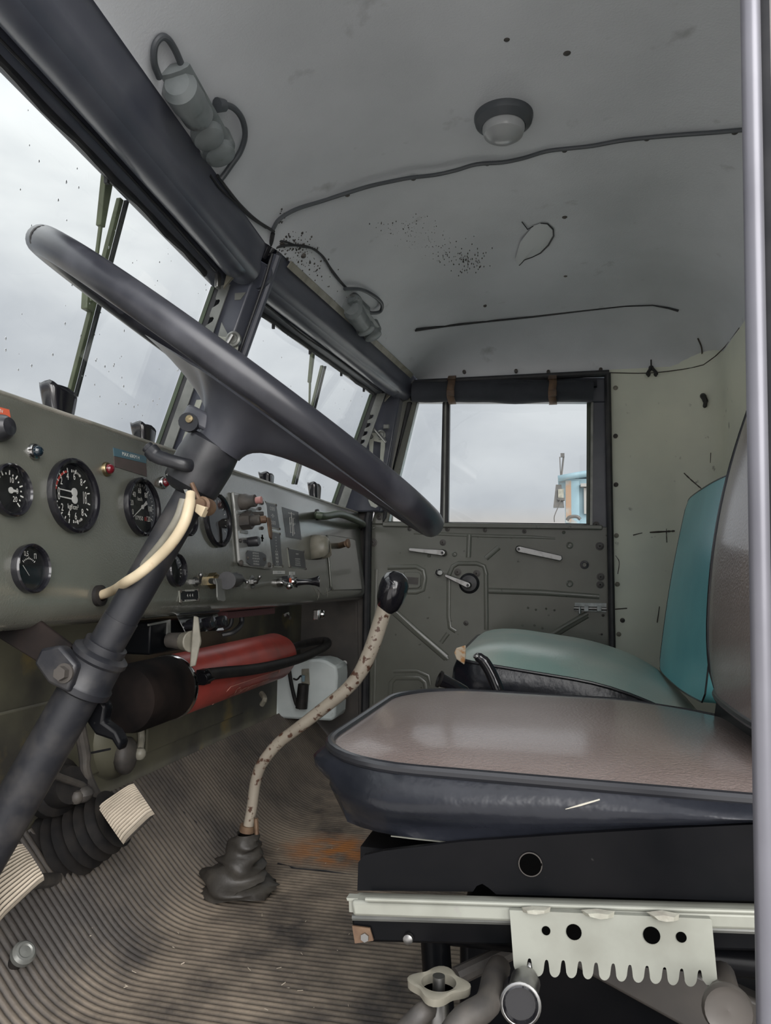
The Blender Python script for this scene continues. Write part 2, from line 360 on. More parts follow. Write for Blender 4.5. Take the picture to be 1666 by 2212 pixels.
# speckles of mould near the corner
rnd = random.Random(3)
mb = MB()
for i in range(300):
    cl = rnd.choice([(900, 520, 45, 26), (1010, 565, 40, 26), (960, 545, 75, 40), (880, 500, 60, 30)])
    p = onC(rnd.gauss(cl[0], cl[2] * .5), rnd.gauss(cl[1], cl[3] * .5)); r = rnd.uniform(.0004, .0013)
    mb.lathe([(r, -.004), (r, .0008), (0, .001)], p, (0, -.3, -1), 6)
o = mb.build('mould_speckle', M['dirt'], ceiling, weld=False); o['kind'] = 'stuff'
mb = MB()
for i in range(260):
    u0 = 600 + abs(rnd.gauss(0, 60)); v0 = 505 + (u0 - 600) * .8 + rnd.gauss(0, 26)
    p = onC(u0, v0); r = rnd.uniform(.0006, .0026)
    mb.lathe([(r, -.004), (r, .0007), (0, .0008)], p, (.2, -.2, -1), 6)
o = mb.build('grime_fleck', M['dirt'], ceiling, weld=False); o['kind'] = 'stuff'

# rear wall: quarter panel behind the door, rounded corner, back wall
prof = [(.152, YR), (.25, YR), (.34, YR)]
for k in range(9): g = PI / 2 * k / 8; prof.append((.34 + .13 * math.sin(g), YR - .13 + .13 * math.cos(g)))
prof += [(XB, 2.0), (XB, 1.4), (XB, .9), (XB, .45)]
mb = MB(); mb.grid([[V((x, y, z)) for x, y in prof] for z in (0, .3, .6, .9, 1.2, RIM + .03)])
mb.grid([[V((x + .012, y + .012, z)) for x, y in prof] for z in (0, 1.4)])
wall_back = struct(mb.build('wall_back', M['cream'], angle=60))
for u, v in [(1330, 838), (1330, 942), (1331, 1047), (1332, 1157), (1334, 1262), (1345, 1340), (1337, 1370), (1443, 1462)]:
    p = onY(u, v, YR - .001); mb = MB(); r = .0075
    mb.lathe([(r, -.004), (r, .002), (r * .5, .005), (0, .0055)], p, (0, -1, 0), 12); mb.build('rivet', M['dirt'] if v in (942, 1047, 1340) else M['grey'], wall_back)
def wall_pt(u, v, off=.0015):
    p = onY(u, v, YR - off)
    if p.x > .34:
        d = ray(u, v); best = None
        for k in range(400):
            t = 2.1 + .37 * k / 400; q = O + d * (t / d.y)
            yy = YR - .13 + math.sqrt(max(0, .13 ** 2 - (q.x - .34) ** 2)) if q.x < XB else 0
            if q.y >= yy - off: return q
    return p
for pts, r in [([(1478, 1022), (1495, 1038), (1515, 1055), (1532, 1067)], .0025), ([(1368, 1156), (1388, 1151)], .002), ([(1404, 1150), (1440, 1148), (1458, 1147)], .003), ([(1440, 1142), (1440, 1155), (1441, 1172)], .0015),
               ([(1330, 1200), (1338, 1214), (1335, 1240)], .0015), ([(1328, 1316), (1355, 1314)], .0018), ([(1376, 1448), (1384, 1438)], .003), ([(1425, 1310), (1420, 1345)], .0015), ([(1536, 978), (1535, 1000)], .0015)]:
    q = spline([wall_pt(u, v) for u, v in pts], 4) if len(pts) > 2 else [wall_pt(u, v) for u, v in pts]
    mb = MB(); mb.tube(q, [r * (.5 + .6 * random.random()) for _ in q], 6, flat=1.0); mb.build('paint_scratch', M['scratch'], wall_back)
mb = MB(); mb.tube(spline([wall_pt(u, v) for u, v in [(1316, 805), (1400, 806), (1480, 797), (1520, 788)]], 4) + spline([wall_pt(u, v) for u, v in [(1545, 770), (1570, 745), (1598, 708)]], 4), .0016, 6)
mb.build('panel_seam', M['scratch'], wall_back)
mb = MB(); mb.tube(spline([onC(u, v, .002) for u, v in [(1508, 730), (1516, 750), (1517, 778)]], 4), .0022, 6); mb.build('panel_seam', M['scratch'], wall_back)
mb = MB(); mb.prism([onY(1313, 815, YR - .004), onY(1319, 815, YR - .004), onY(1329, 1560, YR - .004), onY(1322, 1560, YR - .004)], (0, .03, 0))
mb.build('edge_strip', M['grey'], wall_back)
# two black coat hooks on that wall
for i, (u, v, pl) in enumerate([(1407, 803, 0), (1519, 866, 1)]):
    p = wall_pt(u, v, .002)
    t = thing('coat_hook', ['small black double coat hook above the rear door post', 'small black single hook on the cream rear corner panel'][i], 'hook', p)
    mb = MB()
    if i == 0:
        mb.lathe([(.008, 0), (.008, .004), (0, .005)], p + V((0, 0, .012)), (0, -1, 0), 12)
        for s in (-1, 1): mb.tube(spline([p + V((0, -.004, .014)), p + V((s * .007, -.016, 0)), p + V((s * .014, -.022, -.012)), p + V((s * .009, -.026, -.018))], 4), [.005] * 12 + [.007], 8)
        mb.tube([p + V((0, -.004, .016)), p + V((0, -.005, .038))], .0025, 8)
    else:
        mb.tube(spline([p + V((0, 0, .016)), p + V((0, -.01, .01)), p + V((.004, -.016, -.006)), p + V((.002, -.01, -.024))], 5), [.009] * 6 + [.008] * 5 + [.006] * 4 + [.003], 10)
    mb.build('prong', M['hook'], t)

# front bulkhead and the closed passenger-side kick panel
XF = -.88
mb = MB()
mb.box((XF - .02, 1.375, .42), (.04, 2.15, .84))
wall_front = struct(mb.build('wall_front', M['firewall']))
mb = MB(); mb.box((XF + .004, 1.72, .29), (.008, .5, .10)); mb.build('bulkhead_strip', M['firewall'], wall_front, bevel=.004)
mb = MB(); mb.box((XF + .004, 1.17, .32), (.008, .58, .16)); mb.build('bulkhead_strip', M['firewall'], wall_front, bevel=.004)
mb = MB(); mb.ball((XF, 1.36, .30), .085, 20, (.5, 1, 1)); mb.build('bulkhead_bulge', M['firewall'], wall_front)

# passenger wall round the door: kick panel, screen pillar, beam over the door, rear seal
mb = MB()
K = lambda u, v, y=YR + .012: onY(u, v, y)
mb.prism([V((-.92, YR, 0)), V((-.64, YR, 0)), V((-.64, YR, .56)), V((-.645, YR, .86)), V((-.78, YR, .86)), V((-.92, YR, .84))], (0, .06, 0))
wall_right = struct(mb.build('wall_right', M['dark']))
mb = MB()   # screen pillar, square tube leaning back
mb.prism([V((-.735, 2.40, .845)), V((-.592, 2.40, .845)), V((-.515, 2.40, 1.31)), V((-.615, 2.40, 1.31))], (0, .07, 0))
mb.build('windscreen_pillar', M['header'], wall_right, bevel=.006)
mb = MB(); mb.tube([V((-.640, 2.425, 0.02)), V((-.640, 2.425, .82)), V((-.622, 2.425, .93)), V((-.545, 2.425, 1.285))], .014, 10); mb.build('door_seal', M['seal'], wall_right)
mb = MB(); mb.tube([V((-.545, 2.43, 1.288)), V((.152, 2.43, 1.288))], .011, 10); mb.build('door_seal', M['seal'], wall_right)
mb = MB(); mb.tube([V((.147, 2.43, 1.288)), V((.151, 2.43, .02))], .010, 10); mb.build('door_seal', M['seal'], wall_right)
mb = MB(); mb.box((-.20, YR + .04, RIM - .005), (.72, .06, .03)); mb.build('door_header', M['header'], wall_right)
for u, v, s in [(745, 1432, 6)]:
    p = onY(u, v, YR); mb = MB(); mb.lathe([(.0085, -.002), (.0085, .003), (0, .005)], p, (0, -1, 0), 16); mb.build('plug', M['offwhite'], wall_right)
mb = MB(); mb.prism([K(766, 1300, YR - .006), K(772, 1300, YR - .006), K(775, 1560, YR - .006), K(769, 1560, YR - .006)], (0, .01, 0)); mb.build('trim_fold', M['dark'], wall_right)

# windscreen header: flange, groove and padded roll, lofted along both halves of the shallow V
def header(y0, y1, name):
    prof = [(-.012, .012), (-.004, -.006), (.010, -.008), (.024, .000), (.030, .012)]
    cx0, cz0, r = .066, .030, .036
    for k in range(13):
        g = PI * 1.02 + k / 12 * PI * 1.05; prof.append((cx0 + r * math.cos(g), cz0 + r * math.sin(g)))
    prof += [(.104, .048), (.110, .066), (.118, .076)]
    m = MB(); m.grid([[V((hx(y0 + (y1 - y0) * t) + a, y0 + (y1 - y0) * t, HZ + b)) for a, b in prof] for t in (0, .25, .5, .75, 1)])
    m.grid([[V((hx(y0 + (y1 - y0) * t) + a, y0 + (y1 - y0) * t, HZ + b)) for a, b in ((-.012, .012), (-.012, .09), (.118, .09))] for t in (0, 1)])
    return struct(m.build(name, M['header'], angle=50))
trim_1 = header(YL, YC - .012, 'trim_1'); trim_2 = header(YC + .012, 2.445, 'trim_2')
# padded rolls end in rounded caps; a wavy rubber lip hangs below
for tr, y0, y1 in ((trim_1, YL, YC - .06), (trim_2, YC + .02, 2.345)):
    m = MB(); n = 24; pts = [V((hx(y0 + (y1 - y0) * k / n) + .064, y0 + (y1 - y0) * k / n, HZ + .021)) for k in range(n + 1)]
    m.tube(pts + [pts[-1] + V((0, .012, .001)), pts[-1] + V((0, .02, .002))], [.031] * (n + 1) + [.026, .012], 18); m.build('padded_roll', M['header'], tr)
    m = MB(); rr = random.Random(int(y0 * 10)); pts = []
    for k in range(41):
        y = y0 + (y1 - .03 - y0) * k / 40; pts.append(V((hx(y) + .010, y, HZ - .006 + .0035 * math.sin(k * .9) * rr.random())))
    m.tube(pts, .0085, 8, flat=.7); m.build('rubber_lip', M['seal'], tr)
    m = MB(); pts = []
    for k in range(31):
        y = y0 + (y1 - .02 - y0) * k / 30; pts.append(V((hx(y) + .031 + .002 * math.sin(k * .55), y, HZ + .0 + .003 * math.sin(k * .4))))
    m.tube(pts, .0022, 6); m.build('welt', M['seal'], tr)
for y in (.95, 1.62, 1.83, 2.05, 2.24):
    m = MB(); m.box((hx(y) + .004, y, HZ - .014), (.006, .006, .012)); m.build('clip', M['seal'], trim_2 if y > 1.4 else trim_1)
m = MB(); m.prism([V((hx(1.46) + .113, 1.46, RIM - .012)), V((hx(1.46) + .122, 1.46, RIM + .001)), V((hx(2.38) + .122, 2.38, RIM + .001)), V((hx(2.38) + .113, 2.38, RIM - .012))], (.002, 0, -.003))
m.build('edge_moulding', M['grey'], trim_2)

# ---- windscreen panes, stiles, toothed adjuster rails
TILT = .345
def WP(y, z, off=0):           # point on the raked windscreen plane of that half
    return V((hx(y) - (HZ - z) * TILT + off, y, z))
def pane(y0, y1, name):
    m = MB(); m.prism([WP(y0, .80), WP(y1, .80), WP(y1, HZ + .01), WP(y0, HZ + .01)], (-.005, 0, 0))
    o = struct(m.build(name, M['glass'], smooth=False)); return o
window_1 = pane(YL, YC - .03, 'window_1'); window_2 = pane(YC + .06, 2.345, 'window_2')
rd = random.Random(11)
for o_, y0, y1, nn in ((window_1, .75, 1.36, 150), (window_2, 1.5, 2.33, 90)):
    m = MB()
    for i in range(nn):
        y = rd.uniform(y0, y1); z = .84 + .4 * rd.random() ** 1.5; r = rd.uniform(.0006, .0019)
        m.ball(WP(y, z, .0005), r, 8, (.5, 1, rd.uniform(1, 1.7)))
    d_ = m.build('raindrops', M['drop'], o_, weld=False); d_['kind'] = 'stuff'
def stile(y, win, k, zt, step, z0=.82, z1=HZ - .004):
    # seen edge-on from the driver's door: green edge, black glazing rubber, then the toothed grey rail
    def strip(a, b, name, m_, dy, th):
        q = MB(); q.prism([WP(y + dy, z0, a * k), WP(y + dy, z0, b * k), WP(y + dy, z1, b * k), WP(y + dy, z1, a * k)], (0, th, 0)); return q.build(name, m_, win)
    strip(-.008, .002, 'frame_edge', M['greenframe'], -.002, .03)
    strip(.002, .016, 'glazing_rubber', M['seal'], 0, .03)
    A = lambda xo, zz: WP(y - .003, zz, xo * k)
    poly = [A(.040, z0 + .03), A(.040, z1), A(.015, z1)]; zz = zt[0]
    while zz > zt[1]:
        poly += [A(.015, zz + .009), A(.018, zz + .005), A(.025, zz + .006), A(.029, zz + .002), A(.028, zz - .004), A(.022, zz - .008), A(.015, zz - .012)]; zz -= step
    poly.append(A(.015, z0 + .03))
    q = MB(); q.prism(poly, (0, .003, 0)); q.build('toothed_rail', M['greysteel'], win, smooth=False)
stile(YC - .012, window_1, .92, (1.195, 1.05), .037)
stile(2.335, window_2, 1.15, (1.155, 1.0), .0275)
m = MB(); m.prism([WP(YC + .055, .82, -.006), WP(YC + .072, .82, -.006), WP(YC + .072, HZ, -.006), WP(YC + .055, HZ, -.006)], (.02, 0, 0)); m.build('glazing_rubber', M['seal'], window_2)
for y in (1.345, 2.352):     # bright hinge brackets at the header ends
    m = MB(); p = WP(y, HZ - .005, .02); m.box(p + V((.006, 0, -.006)), (.008, .016, .034)); m.build('hinge_bracket', M['alu'], window_1 if y < 1.4 else window_2, bevel=.002)
    m = MB(); q = p + V((.014, .008, -.02)); m.prism([q, q + V((.034, 0, .036)), q + V((.008, 0, .032))], (0, .006, 0)); m.build('hinge_plate', M['grey'], window_1 if y < 1.4 else window_2)

# ---- centre post
m = MB()
m.prism([WP(YC - .004, .83, .022), WP(YC + .055, .83, .022), WP(YC + .055, HZ + .05, .022), WP(YC - .004, HZ + .05, .022)], (.057, 0, 0))
trim_3 = struct(m.build('trim_3', M['header'], bevel=.004))
m = MB(); m.tube([WP(YC + .030, .83, .082), WP(YC + .030, HZ, .082), V((hx(YC) + .112, YC + .02, RIM - .004))], .010, 10); m.build('post_beading', M['header'], trim_3)
m = MB(); m.tube([WP(YC + .012, .83, .084), WP(YC + .012, HZ, .084), V((hx(YC) + .105, YC + .01, RIM - .004))], .003, 8); m.build('post_cable', M['seal'], trim_3)
m = MB(); m.prism([WP(YC - .006, .83, .048), WP(YC - .006, .83, .062), WP(YC - .006, .99, .062), WP(YC - .006, .99, .048)], (0, .004, 0)); m.build('post_strip', M['steelcream'], trim_3)
m = MB(); m.prism([WP(YC - .006, 1.215, .05), WP(YC - .006, 1.215, .075), WP(YC - .006, 1.20, .068), WP(YC - .006, 1.20, .055)], (0, .003, 0)); m.build('worn_patch', M['greysteel'], trim_3)
m = MB(); m.prism([WP(YC + .05, 1.035, .02), WP(YC + .062, 1.03, .02), WP(YC + .066, 1.0, .02), WP(YC + .060, .97, .02), WP(YC + .05, .98, .02)], (.01, 0, 0)); m.build('tab', M['greenframe'], trim_3)
# friction stays that hold the opening screens
def stay(p, name_label, sc=1, long=True):
    t = thing('windscreen_stay', name_label, 'window stay', p); t.rotation_euler = (0, 0, -PI / 2)
    m = MB(); m.prism([p + V((-.004, -.026, .05)) * sc, p + V((-.002, -.004, .012)) * sc, p + V((-.004, -.042, -.018)) * sc], (.002, 0, 0)); m.build('gusset', M['greysteel'], t)
    m = MB()
    m.prism([p + V((.004, -.026 + .016 * math.cos(k * PI / 6), .016 * math.sin(k * PI / 6))) * sc for k in range(2, 11)] + [p + V((.004, .018, -.022)) * sc, p + V((.004, .022, .010)) * sc], (.004, 0, 0)); m.build('clamp_plate', M['steelcream'], t, bevel=.001)
    m = MB(); m.lathe([(.008, 0), (.008, .005), (.006, .007), (0, .007)], p + V((.008, -.024, .0)) * sc, (1, 0, 0), 6 if not long else 14); m.build('bolt', M['alu'], t)
    m = MB(); m.lathe([(.014, 0), (.016, .004), (.016, .012), (.012, .014), (.008, .010), (0, .009)], p + V((.006, .012, .004)) * sc, (1, 0, 0), 16); m.build('clamp_ring', M['greysteel'], t)
    m = MB(); m.tube([p + V((.02, .030, -.022)) * sc * 1, p + V((.02, -.012, .026)) * sc] if long else [p + V((.02, -.016, -.034)) * sc, p + V((.02, .012, .012)) * sc], [.0045 * sc, .004 * sc], 8); m.build('wing_screw', M['alu'], t)
    if long:
        a = p + V((.006, -.022, -.006))
        m = MB(); m.prism([a + V((0, -.008, 0)), a + V((0, .008, 0)), a + V((0, .0055, -.05)), a + V((0, .005, -.20)), a + V((0, .012, -.218)), a + V((0, .022, -.218)), a + V((0, .027, -.206)), a + V((0, .022, -.196)), a + V((0, .020, -.186)),
                          a + V((0, .032, -.182)), a + V((0, .040, -.200)), a + V((0, .034, -.220)), a + V((0, .018, -.232)), a + V((0, .002, -.226)), a + V((0, -.007, -.208)), a + V((0, -.006, -.05))], (.004, 0, 0)); m.build('hook_arm', M['steelcream'], t, smooth=False)
        a = p + V((.01, .018, -.012))
        m = MB(); m.prism([a + V((0, -.006, 0)), a + V((0, .008, .004)), a + V((0, .007, -.03)), a + V((0, .003, -.06)), a + V((0, .002, -.18)), a + V((0, -.009, -.18)), a + V((0, -.008, -.05))], (.004, 0, 0)); m.build('hook_arm', M['steelcream'], t, smooth=False)
        m = MB(); m.box(p + V((.0, .026, .034)), (.008, .02, .016)); m.build('bracket', M['greysteel'], t, bevel=.003)
stay(onY(500, 742, 1.375), 'cream friction stay with finger screw on the centre windscreen post', .95, False)
stay(onY(818, 944, 2.36), 'cream hooked windscreen stay hanging on the far windscreen pillar', 1.0, True)

# ================================================================== PASSENGER DOOR
def DP(u, v, off=0.0): return onY(u, v, YR - off)
door_1 = bpy.data.objects.new('door_1', None); C.objects.link(door_1); door_1.location = (-.25, YR, .05); door_1['_o'] = (-.25, YR, .05)
struct(door_1, 'olive green pressed steel passenger door with drop window', 'door')
m = MB()
top = [DP(800, 1132), DP(1314, 1137)]
m.prism([top[0], top[1], V((.149, YR, .02)), V((-.635, YR, .02)), DP(787, 1230)], (0, .045, 0)); m.build('door_panel', M['olive'], door_1, bevel=.004)
def bar(p, name, m_, th=.035, off=0.0, bev=.003, par=door_1):
    k = MB(); k.prism([DP(u, v, off) for u, v in p], (0, th, 0)); return k.build(name, m_, par, bevel=bev)
bar([(872, 818), (902, 868), (838, 1132), (802, 1132), (845, 985)], 'window_frame', M['olive'])
bar([(872, 816), (1312, 815), (1312, 868), (886, 868)], 'window_frame', M['header'])
bar([(1279, 868), (1312, 868), (1316, 1140), (1277, 1140)], 'window_frame', M['header'])
bar([(880, 868), (890, 868), (846, 1030), (834, 1118), (826, 1130), (828, 1100)], 'frame_lip', M['seal'], .02, .008)
bar([(956, 868), (971, 868), (968, 1130), (950, 1130)], 'window_divider', M['seal'], .03, .004)
bar([(961, 868), (965, 868), (961, 1130), (957, 1130)], 'divider_channel', M['greysteel'], .008, .009, 0)
bar([(826, 1127), (1302, 1134), (1302, 1144), (826, 1137)], 'window_sill', M['olive'], .03, .016)
bar([(1277, 868), (1282, 868), (1280, 1136), (1275, 1136)], 'frame_lip', M['greysteel'], .008, .010, 0)
bar([(1268, 868), (1277, 868), (1275, 1136), (1267, 1136)], 'run_channel', M['greenframe'], .012, -.018, 0)
bar([(830, 1126), (1276, 1131), (1276, 1135), (830, 1130)], 'run_channel', M['seal'], .014, -.002, 0)
m = MB(); m.prism([DP(835, 1140, -.026), DP(1300, 1144, -.026), DP(1300, 850, -.026), DP(878, 850, -.026)], (0, .004, 0)); m.build('window_pane', M['glass'], door_1, smooth=False)
# pressed ribs (proud half tubes)
def rib(pts, r, off=.0, flat=.45, name='pressed_rib', mt='olive', n=10):
    k = MB(); k.tube([DP(u, v, off) for u, v in pts], r, n, True, 1.0)
    for i in range(len(k.v)): k.v[i].y = YR - off + (k.v[i].y - (YR - off)) * flat
    return k.build(name, M[mt], door_1)
rib([(894, 1151), (960, 1154), (1060, 1158), (1150, 1160), (1200, 1163)], [.005, .0055, .0055, .005, .003])
rib([(1014, 1155), (1012, 1204)], .0085, flat=.8)
rib([(1050, 1206), (1078, 1182)], .0085, flat=.8)
rib([(1056, 1276), (1170, 1280), (1295, 1289)], [.0095, .0095, .008], flat=.7)
rib([(970, 1240), (969, 1330), (972, 1356), (985, 1364)], .007); rib([(1050, 1240), (1051, 1360)], .0075, flat=.7)
rib([(970, 1242), (978, 1224), (990, 1217), (1030, 1217), (1046, 1223), (1051, 1242)], .0075, flat=.8)
rib([(848, 1318), (900, 1365), (965, 1421)], .0125, flat=.6); rib([(855, 1322), (905, 1369), (968, 1424)], .006, .004, flat=.6)
rib([(1172, 1386), (1220, 1356), (1268, 1328)], .0115, flat=.6); rib([(1174, 1382), (1222, 1352), (1270, 1325)], .005, .006, flat=.6)
rib([(1280, 1383), (1281, 1410)], .007); rib([(953, 1388), (968, 1368)], .007)
rib([(813, 1230), (810, 1330)], .006); rib([(811, 1390), (808, 1520)], .006)
rib([(842, 1520), (845, 1475), (855, 1464), (905, 1464), (918, 1474), (926, 1520)], .008); rib([(850, 1450), (900, 1449), (925, 1460), (930, 1480)], .006)
# inset pull recess
rib([(838, 1226), (900, 1224), (915, 1232), (918, 1250), (914, 1274), (900, 1279), (878, 1279)], .008, flat=.8)
bar([(872, 1236), (905, 1236), (910, 1242), (909, 1266), (903, 1271), (872, 1272)], 'recess_frame', M['olive'], .012, .008, .003)
bar([(878, 1246), (904, 1248), (903, 1263), (877, 1261)], 'recess_opening', M['dark'], .004, .0095, 0)
# lever handles and the window crank
def handle(p, name, wa, wb, base=True, mt='alu'):
    (u0, v0), (u1, v1) = p; a = DP(u0, v0, .03); b = DP(u1, v1, .034); d = (b - a).normalized(); n = V((0, 1, 0)).cross(d).normalized()
    k = MB(); pts = []
    for s, wd in ((1, 1), (-1, 1)):
        pass
    k.prism([a + n * wa, a - d * wa * .9, a - n * wa, b - n * wb, b + d * wb * .6, b + n * wb], (0, .007, 0)); o = k.build(name, M[mt], door_1, bevel=.002)
    k = MB(); k.lathe([(wa * 1.1, 0), (wa * 1.1, .024), (wa * .7, .03), (0, .031)], a + V((0, .030, 0)), (0, -1, 0), 16); k.build('spindle', M[mt], o)
    k = MB(); k.lathe([(.0042, 0), (.0042, .002), (0, .002)], a + V((0, -.001, 0)), (0, -1, 0), 12); k.build('screw', M['black'], o)
    return o
handle(((956, 1194), (884, 1187)), 'latch_handle', .0105, .0055)
handle(((1121, 1186), (1212, 1206)), 'pull_handle', .0105, .009)
handle(((1011, 1264), (962, 1243)), 'window_crank', .010, .005)
m = MB(); m.lathe([(.034, -.02), (.034, .004), (.026, .012), (0, .014)], DP(1014, 1260), (0, -1, 0), 28); m.build('crank_escutcheon', M['black'], door_1)
m = MB(); m.lathe([(.010, 0), (.012, .02), (.011, .028), (.007, .031), (0, .031)], DP(951, 1237, .002), (0, -1, 0), 18); o = m.build('crank_knob', M['blackgloss'], door_1)
m = MB(); m.lathe([(.0075, 0), (.0075, .0025), (0, .003)], DP(951, 1237, .034), (0, -1, 0), 16); m.build('knob_cap', M['offwhite'], o)
# screws, bungs and dimples
for u, v, r, k in [(806, 1172, .012, 1), (957, 1172, .009, 1), (982, 1197, .008, 0), (989, 1236, .010, 1), (1030, 1239, .010, 1), (1231, 1178, .010, 0), (1263, 1220, .011, 2), (1231, 1261, .010, 0), (1296, 1180, .011, 1), (1298, 1246, .010, 1),
                   (1297, 1263, .010, 1), (807, 1140, .006, 0), (885, 1143, .006, 1), (967, 1143, .007, 1), (1048, 1145, .006, 1), (1133, 1148, .006, 1), (1218, 1150, .005, 0), (1007, 1346, .007, 1), (820, 1117, .009, 1), (1288, 1134, .009, 1), (803, 1199, .005, 0),
                   (1141, 1313, .003, 0), (1158, 1317, .003, 0), (1180, 1315, .003, 0), (1198, 1318, .003, 0), (1129, 1351, .003, 0), (1155, 1351, .003, 0), (1172, 1357, .003, 0), (1303, 1329, .004, 1), (1300, 1370, .003, 1), (927, 1200, .006, 0)]:
    q = MB()
    if k == 1: q.lathe([(r * 1.25, -.004), (r * 1.2, .002), (r * .8, .0025), (r * .75, .006), (r * .3, .0065), (0, .004)], DP(u, v), (0, -1, 0), 14)
    elif k == 0: q.lathe([(r * 1.2, -.003), (r * 1.1, .0015), (r * .75, .003), (r * .5, .002), (0, .003)], DP(u, v), (0, -1, 0), 14)
    else: q.lathe([(r * 1.3, -.003), (r * 1.2, .004), (r * .7, .005), (r * .55, -.001), (0, -.002)], DP(u, v), (0, -1, 0), 16)
    q.build('screw' if k == 1 else ('dimple' if k == 0 else 'bung'), M['olive'] if k == 0 else (M['black'] if k == 2 else M['dark']), door_1)  # olive screws painted dark, their shadows put into the colour
# shoot bolt near the rear edge
t = MB(); t.prism([DP(1242, 1302, .006), DP(1311, 1303, .006), DP(1310, 1323, .006), DP(1241, 1319, .006)], (0, .006, 0)); sb = t.build('shoot_bolt', M['zinc'], door_1, bevel=.001)
t = MB(); t.tube([DP(1240, 1313, .012), DP(1311, 1315, .012)], .0055, 10); t.build('bolt_rod', M['alu'], sb)
t = MB(); t.tube([DP(1253, 1312, .015), DP(1253, 1326, .022)], .004, 8); t.build('bolt_pin', M['alu'], sb)
for u in (1262, 1290):
    t = MB(); t.prism([DP(u, 1308, .018), DP(u + 10, 1308, .018), DP(u + 10, 1321, .018), DP(u, 1321, .018)], (0, .012, 0)); t.build('bolt_guide', M['zinc'], sb, bevel=.002)

# rolled blind strapped above the door window
m = MB(); pts = []; rs = []
for k in range(29):
    u = 892 + (1282 - 892) * k / 28; sag = 3 * math.sin(k * .45) + (6 * math.sin(PI * (k - 6) / 15) if 6 < k < 21 else 0)
    pts.append(DP(u, 846 + sag * .3, .040)); rs.append(.0345 + .0012 * math.sin(k * .9) + .00035 * sag)
m.tube(pts, rs, 16, True, .8)
t = thing('rolled_blind', 'dark rolled-up cloth blind strapped above the passenger door window', 'blind', DP(1090, 880, .04))
m.build('cloth_roll', M['cloth'], t)
m = MB(); m.prism([DP(895, 820, .03), DP(1290, 820, .03), DP(1290, 834, .03), DP(895, 834, .03)], (0, .02, 0)); m.build('cloth_edge', M['cloth'], t)
for u in (977, 1194):
    k = MB(); c = DP(u, 846, .04); rows = []
    for i in range(13):
        g = -PI * .62 + PI * 1.25 * i / 12; r = .040
        rows.append([c + V((s * .012 + .002 * math.sin(i), -r * .85 * math.cos(g), r * math.sin(g))) for s in (-1, 1)])
    k.grid(rows); k.prism([c + V((-.012, -.022, .036)), c + V((.012, -.022, .036)), c + V((.011, -.0, .052)), c + V((-.011, -.0, .052))], (0, .004, 0))
    o = k.build('strap', M['strap'], t); q = o.modifiers.new('s', 'SOLIDIFY'); q.thickness = .003; q.offset = 1
    k = MB(); k.box(c + V((.0, -.038, -.014)), (.026, .006, .020)); k.build('strap_keeper', M['strap'], o, bevel=.002)

# ================================================================== RIBBED FLOOR MAT
path = []                                           # profile of the mat from the seats forward and up the toe board
for k in range(11): path.append((.48 - 1.10 * k / 10, 0.0))
for k in range(1, 9): g = math.radians(46) * k / 8; path.append((-.62 - .16 * math.sin(g), .16 * (1 - math.cos(g))))
x0, z0 = path[-1]
for k in range(1, 8): path.append((x0 + (XF + .006 - x0) * k / 7, z0 + (x0 - XF - .006) * k / 7 * 1.036))
PITCH = .0135; rows = []; ribv = []; stv = []
nr = int((YR - YL) / PITCH)
for j in range(nr * 4 + 1):
    y = YL + j * PITCH / 4; hgt = (0, .0046, .0056, .0046)[j % 4] if True else 0; row = []
    for i, (x, z) in enumerate(path):
        wob = .006 * math.sin(5 * x + 1.3 * y) + .004 * math.sin(11 * y + 3 * x)
        k0 = path[max(i - 1, 0)]; k1 = path[min(i + 1, len(path) - 1)]; dx, dz = k1[0] - k0[0], k1[1] - k0[1]; l = math.hypot(dx, dz)
        nx, nzv = dz / l, -dx / l
        if nzv < 0: nx, nzv = -nx, -nzv
        near = max(0, (1.05 - y)) if x < -.5 else 0
        row.append(V((x + nx * hgt, y + wob, z + nzv * hgt))); ribv.append((1.0 if x > -.64 else max(.35, 1 - (-.64 - x) * 8)) if j % 4 else 0.0)
        d = math.hypot((x + .50) / .15, (y - 1.68) / .12); stv.append(min(1, max(0, 1 - d) * 1.8))
    rows.append(row)
mb = MB(); mb.grid(rows)
floor = struct(mb.build('floor', M['mat'], weld=False, angle=70))
me = floor.data
for nm, dat in (('rib', ribv), ('stain', stv)):
    at = me.attributes.new(nm, 'FLOAT', 'POINT'); at.data.foreach_set('value', dat)
def onF(u, v, off=0.0):         # where a sight line meets the mat
    d = ray(u, v); t = .3
    while t < 3:
        p = O + d * (t / d.y); z = 0 if p.x > -.62 else None
        if z is None:
            z = path[-1][1]
            for (xa, za), (xb, zb) in zip(path, path[1:]):
                if xb <= p.x <= xa: z = za + (zb - za) * (xa - p.x) / (xa - xb + 1e-9); break
        if p.z <= z: break
        t += .004
    p.z += off; return p
m = MB(); m.tube([onF(u, v, .003) for u, v in [(600, 1870), (640, 1881), (700, 1886), (765, 1897)]], .0035, 6, flat=.5); m.build('mat_join', M['seal'], floor)
m = MB(); m.tube([onF(u, v, .003) for u, v in [(395, 1758), (440, 1795), (475, 1826)]], .003, 6, flat=.5); m.build('mat_join', M['seal'], floor)
rq = random.Random(5); m = MB()
for i in range(40):
    p = onF(rq.uniform(180, 760), rq.uniform(1830, 2200), .0055); g = rq.uniform(0, PI); l = rq.uniform(.003, .009)
    m.tube([p, p + V((math.cos(g) * l, math.sin(g) * l, .001))], rq.uniform(.0004, .0008), 5)
o = m.build('straw_litter', M['pad'], floor, weld=False); o['kind'] = 'stuff'

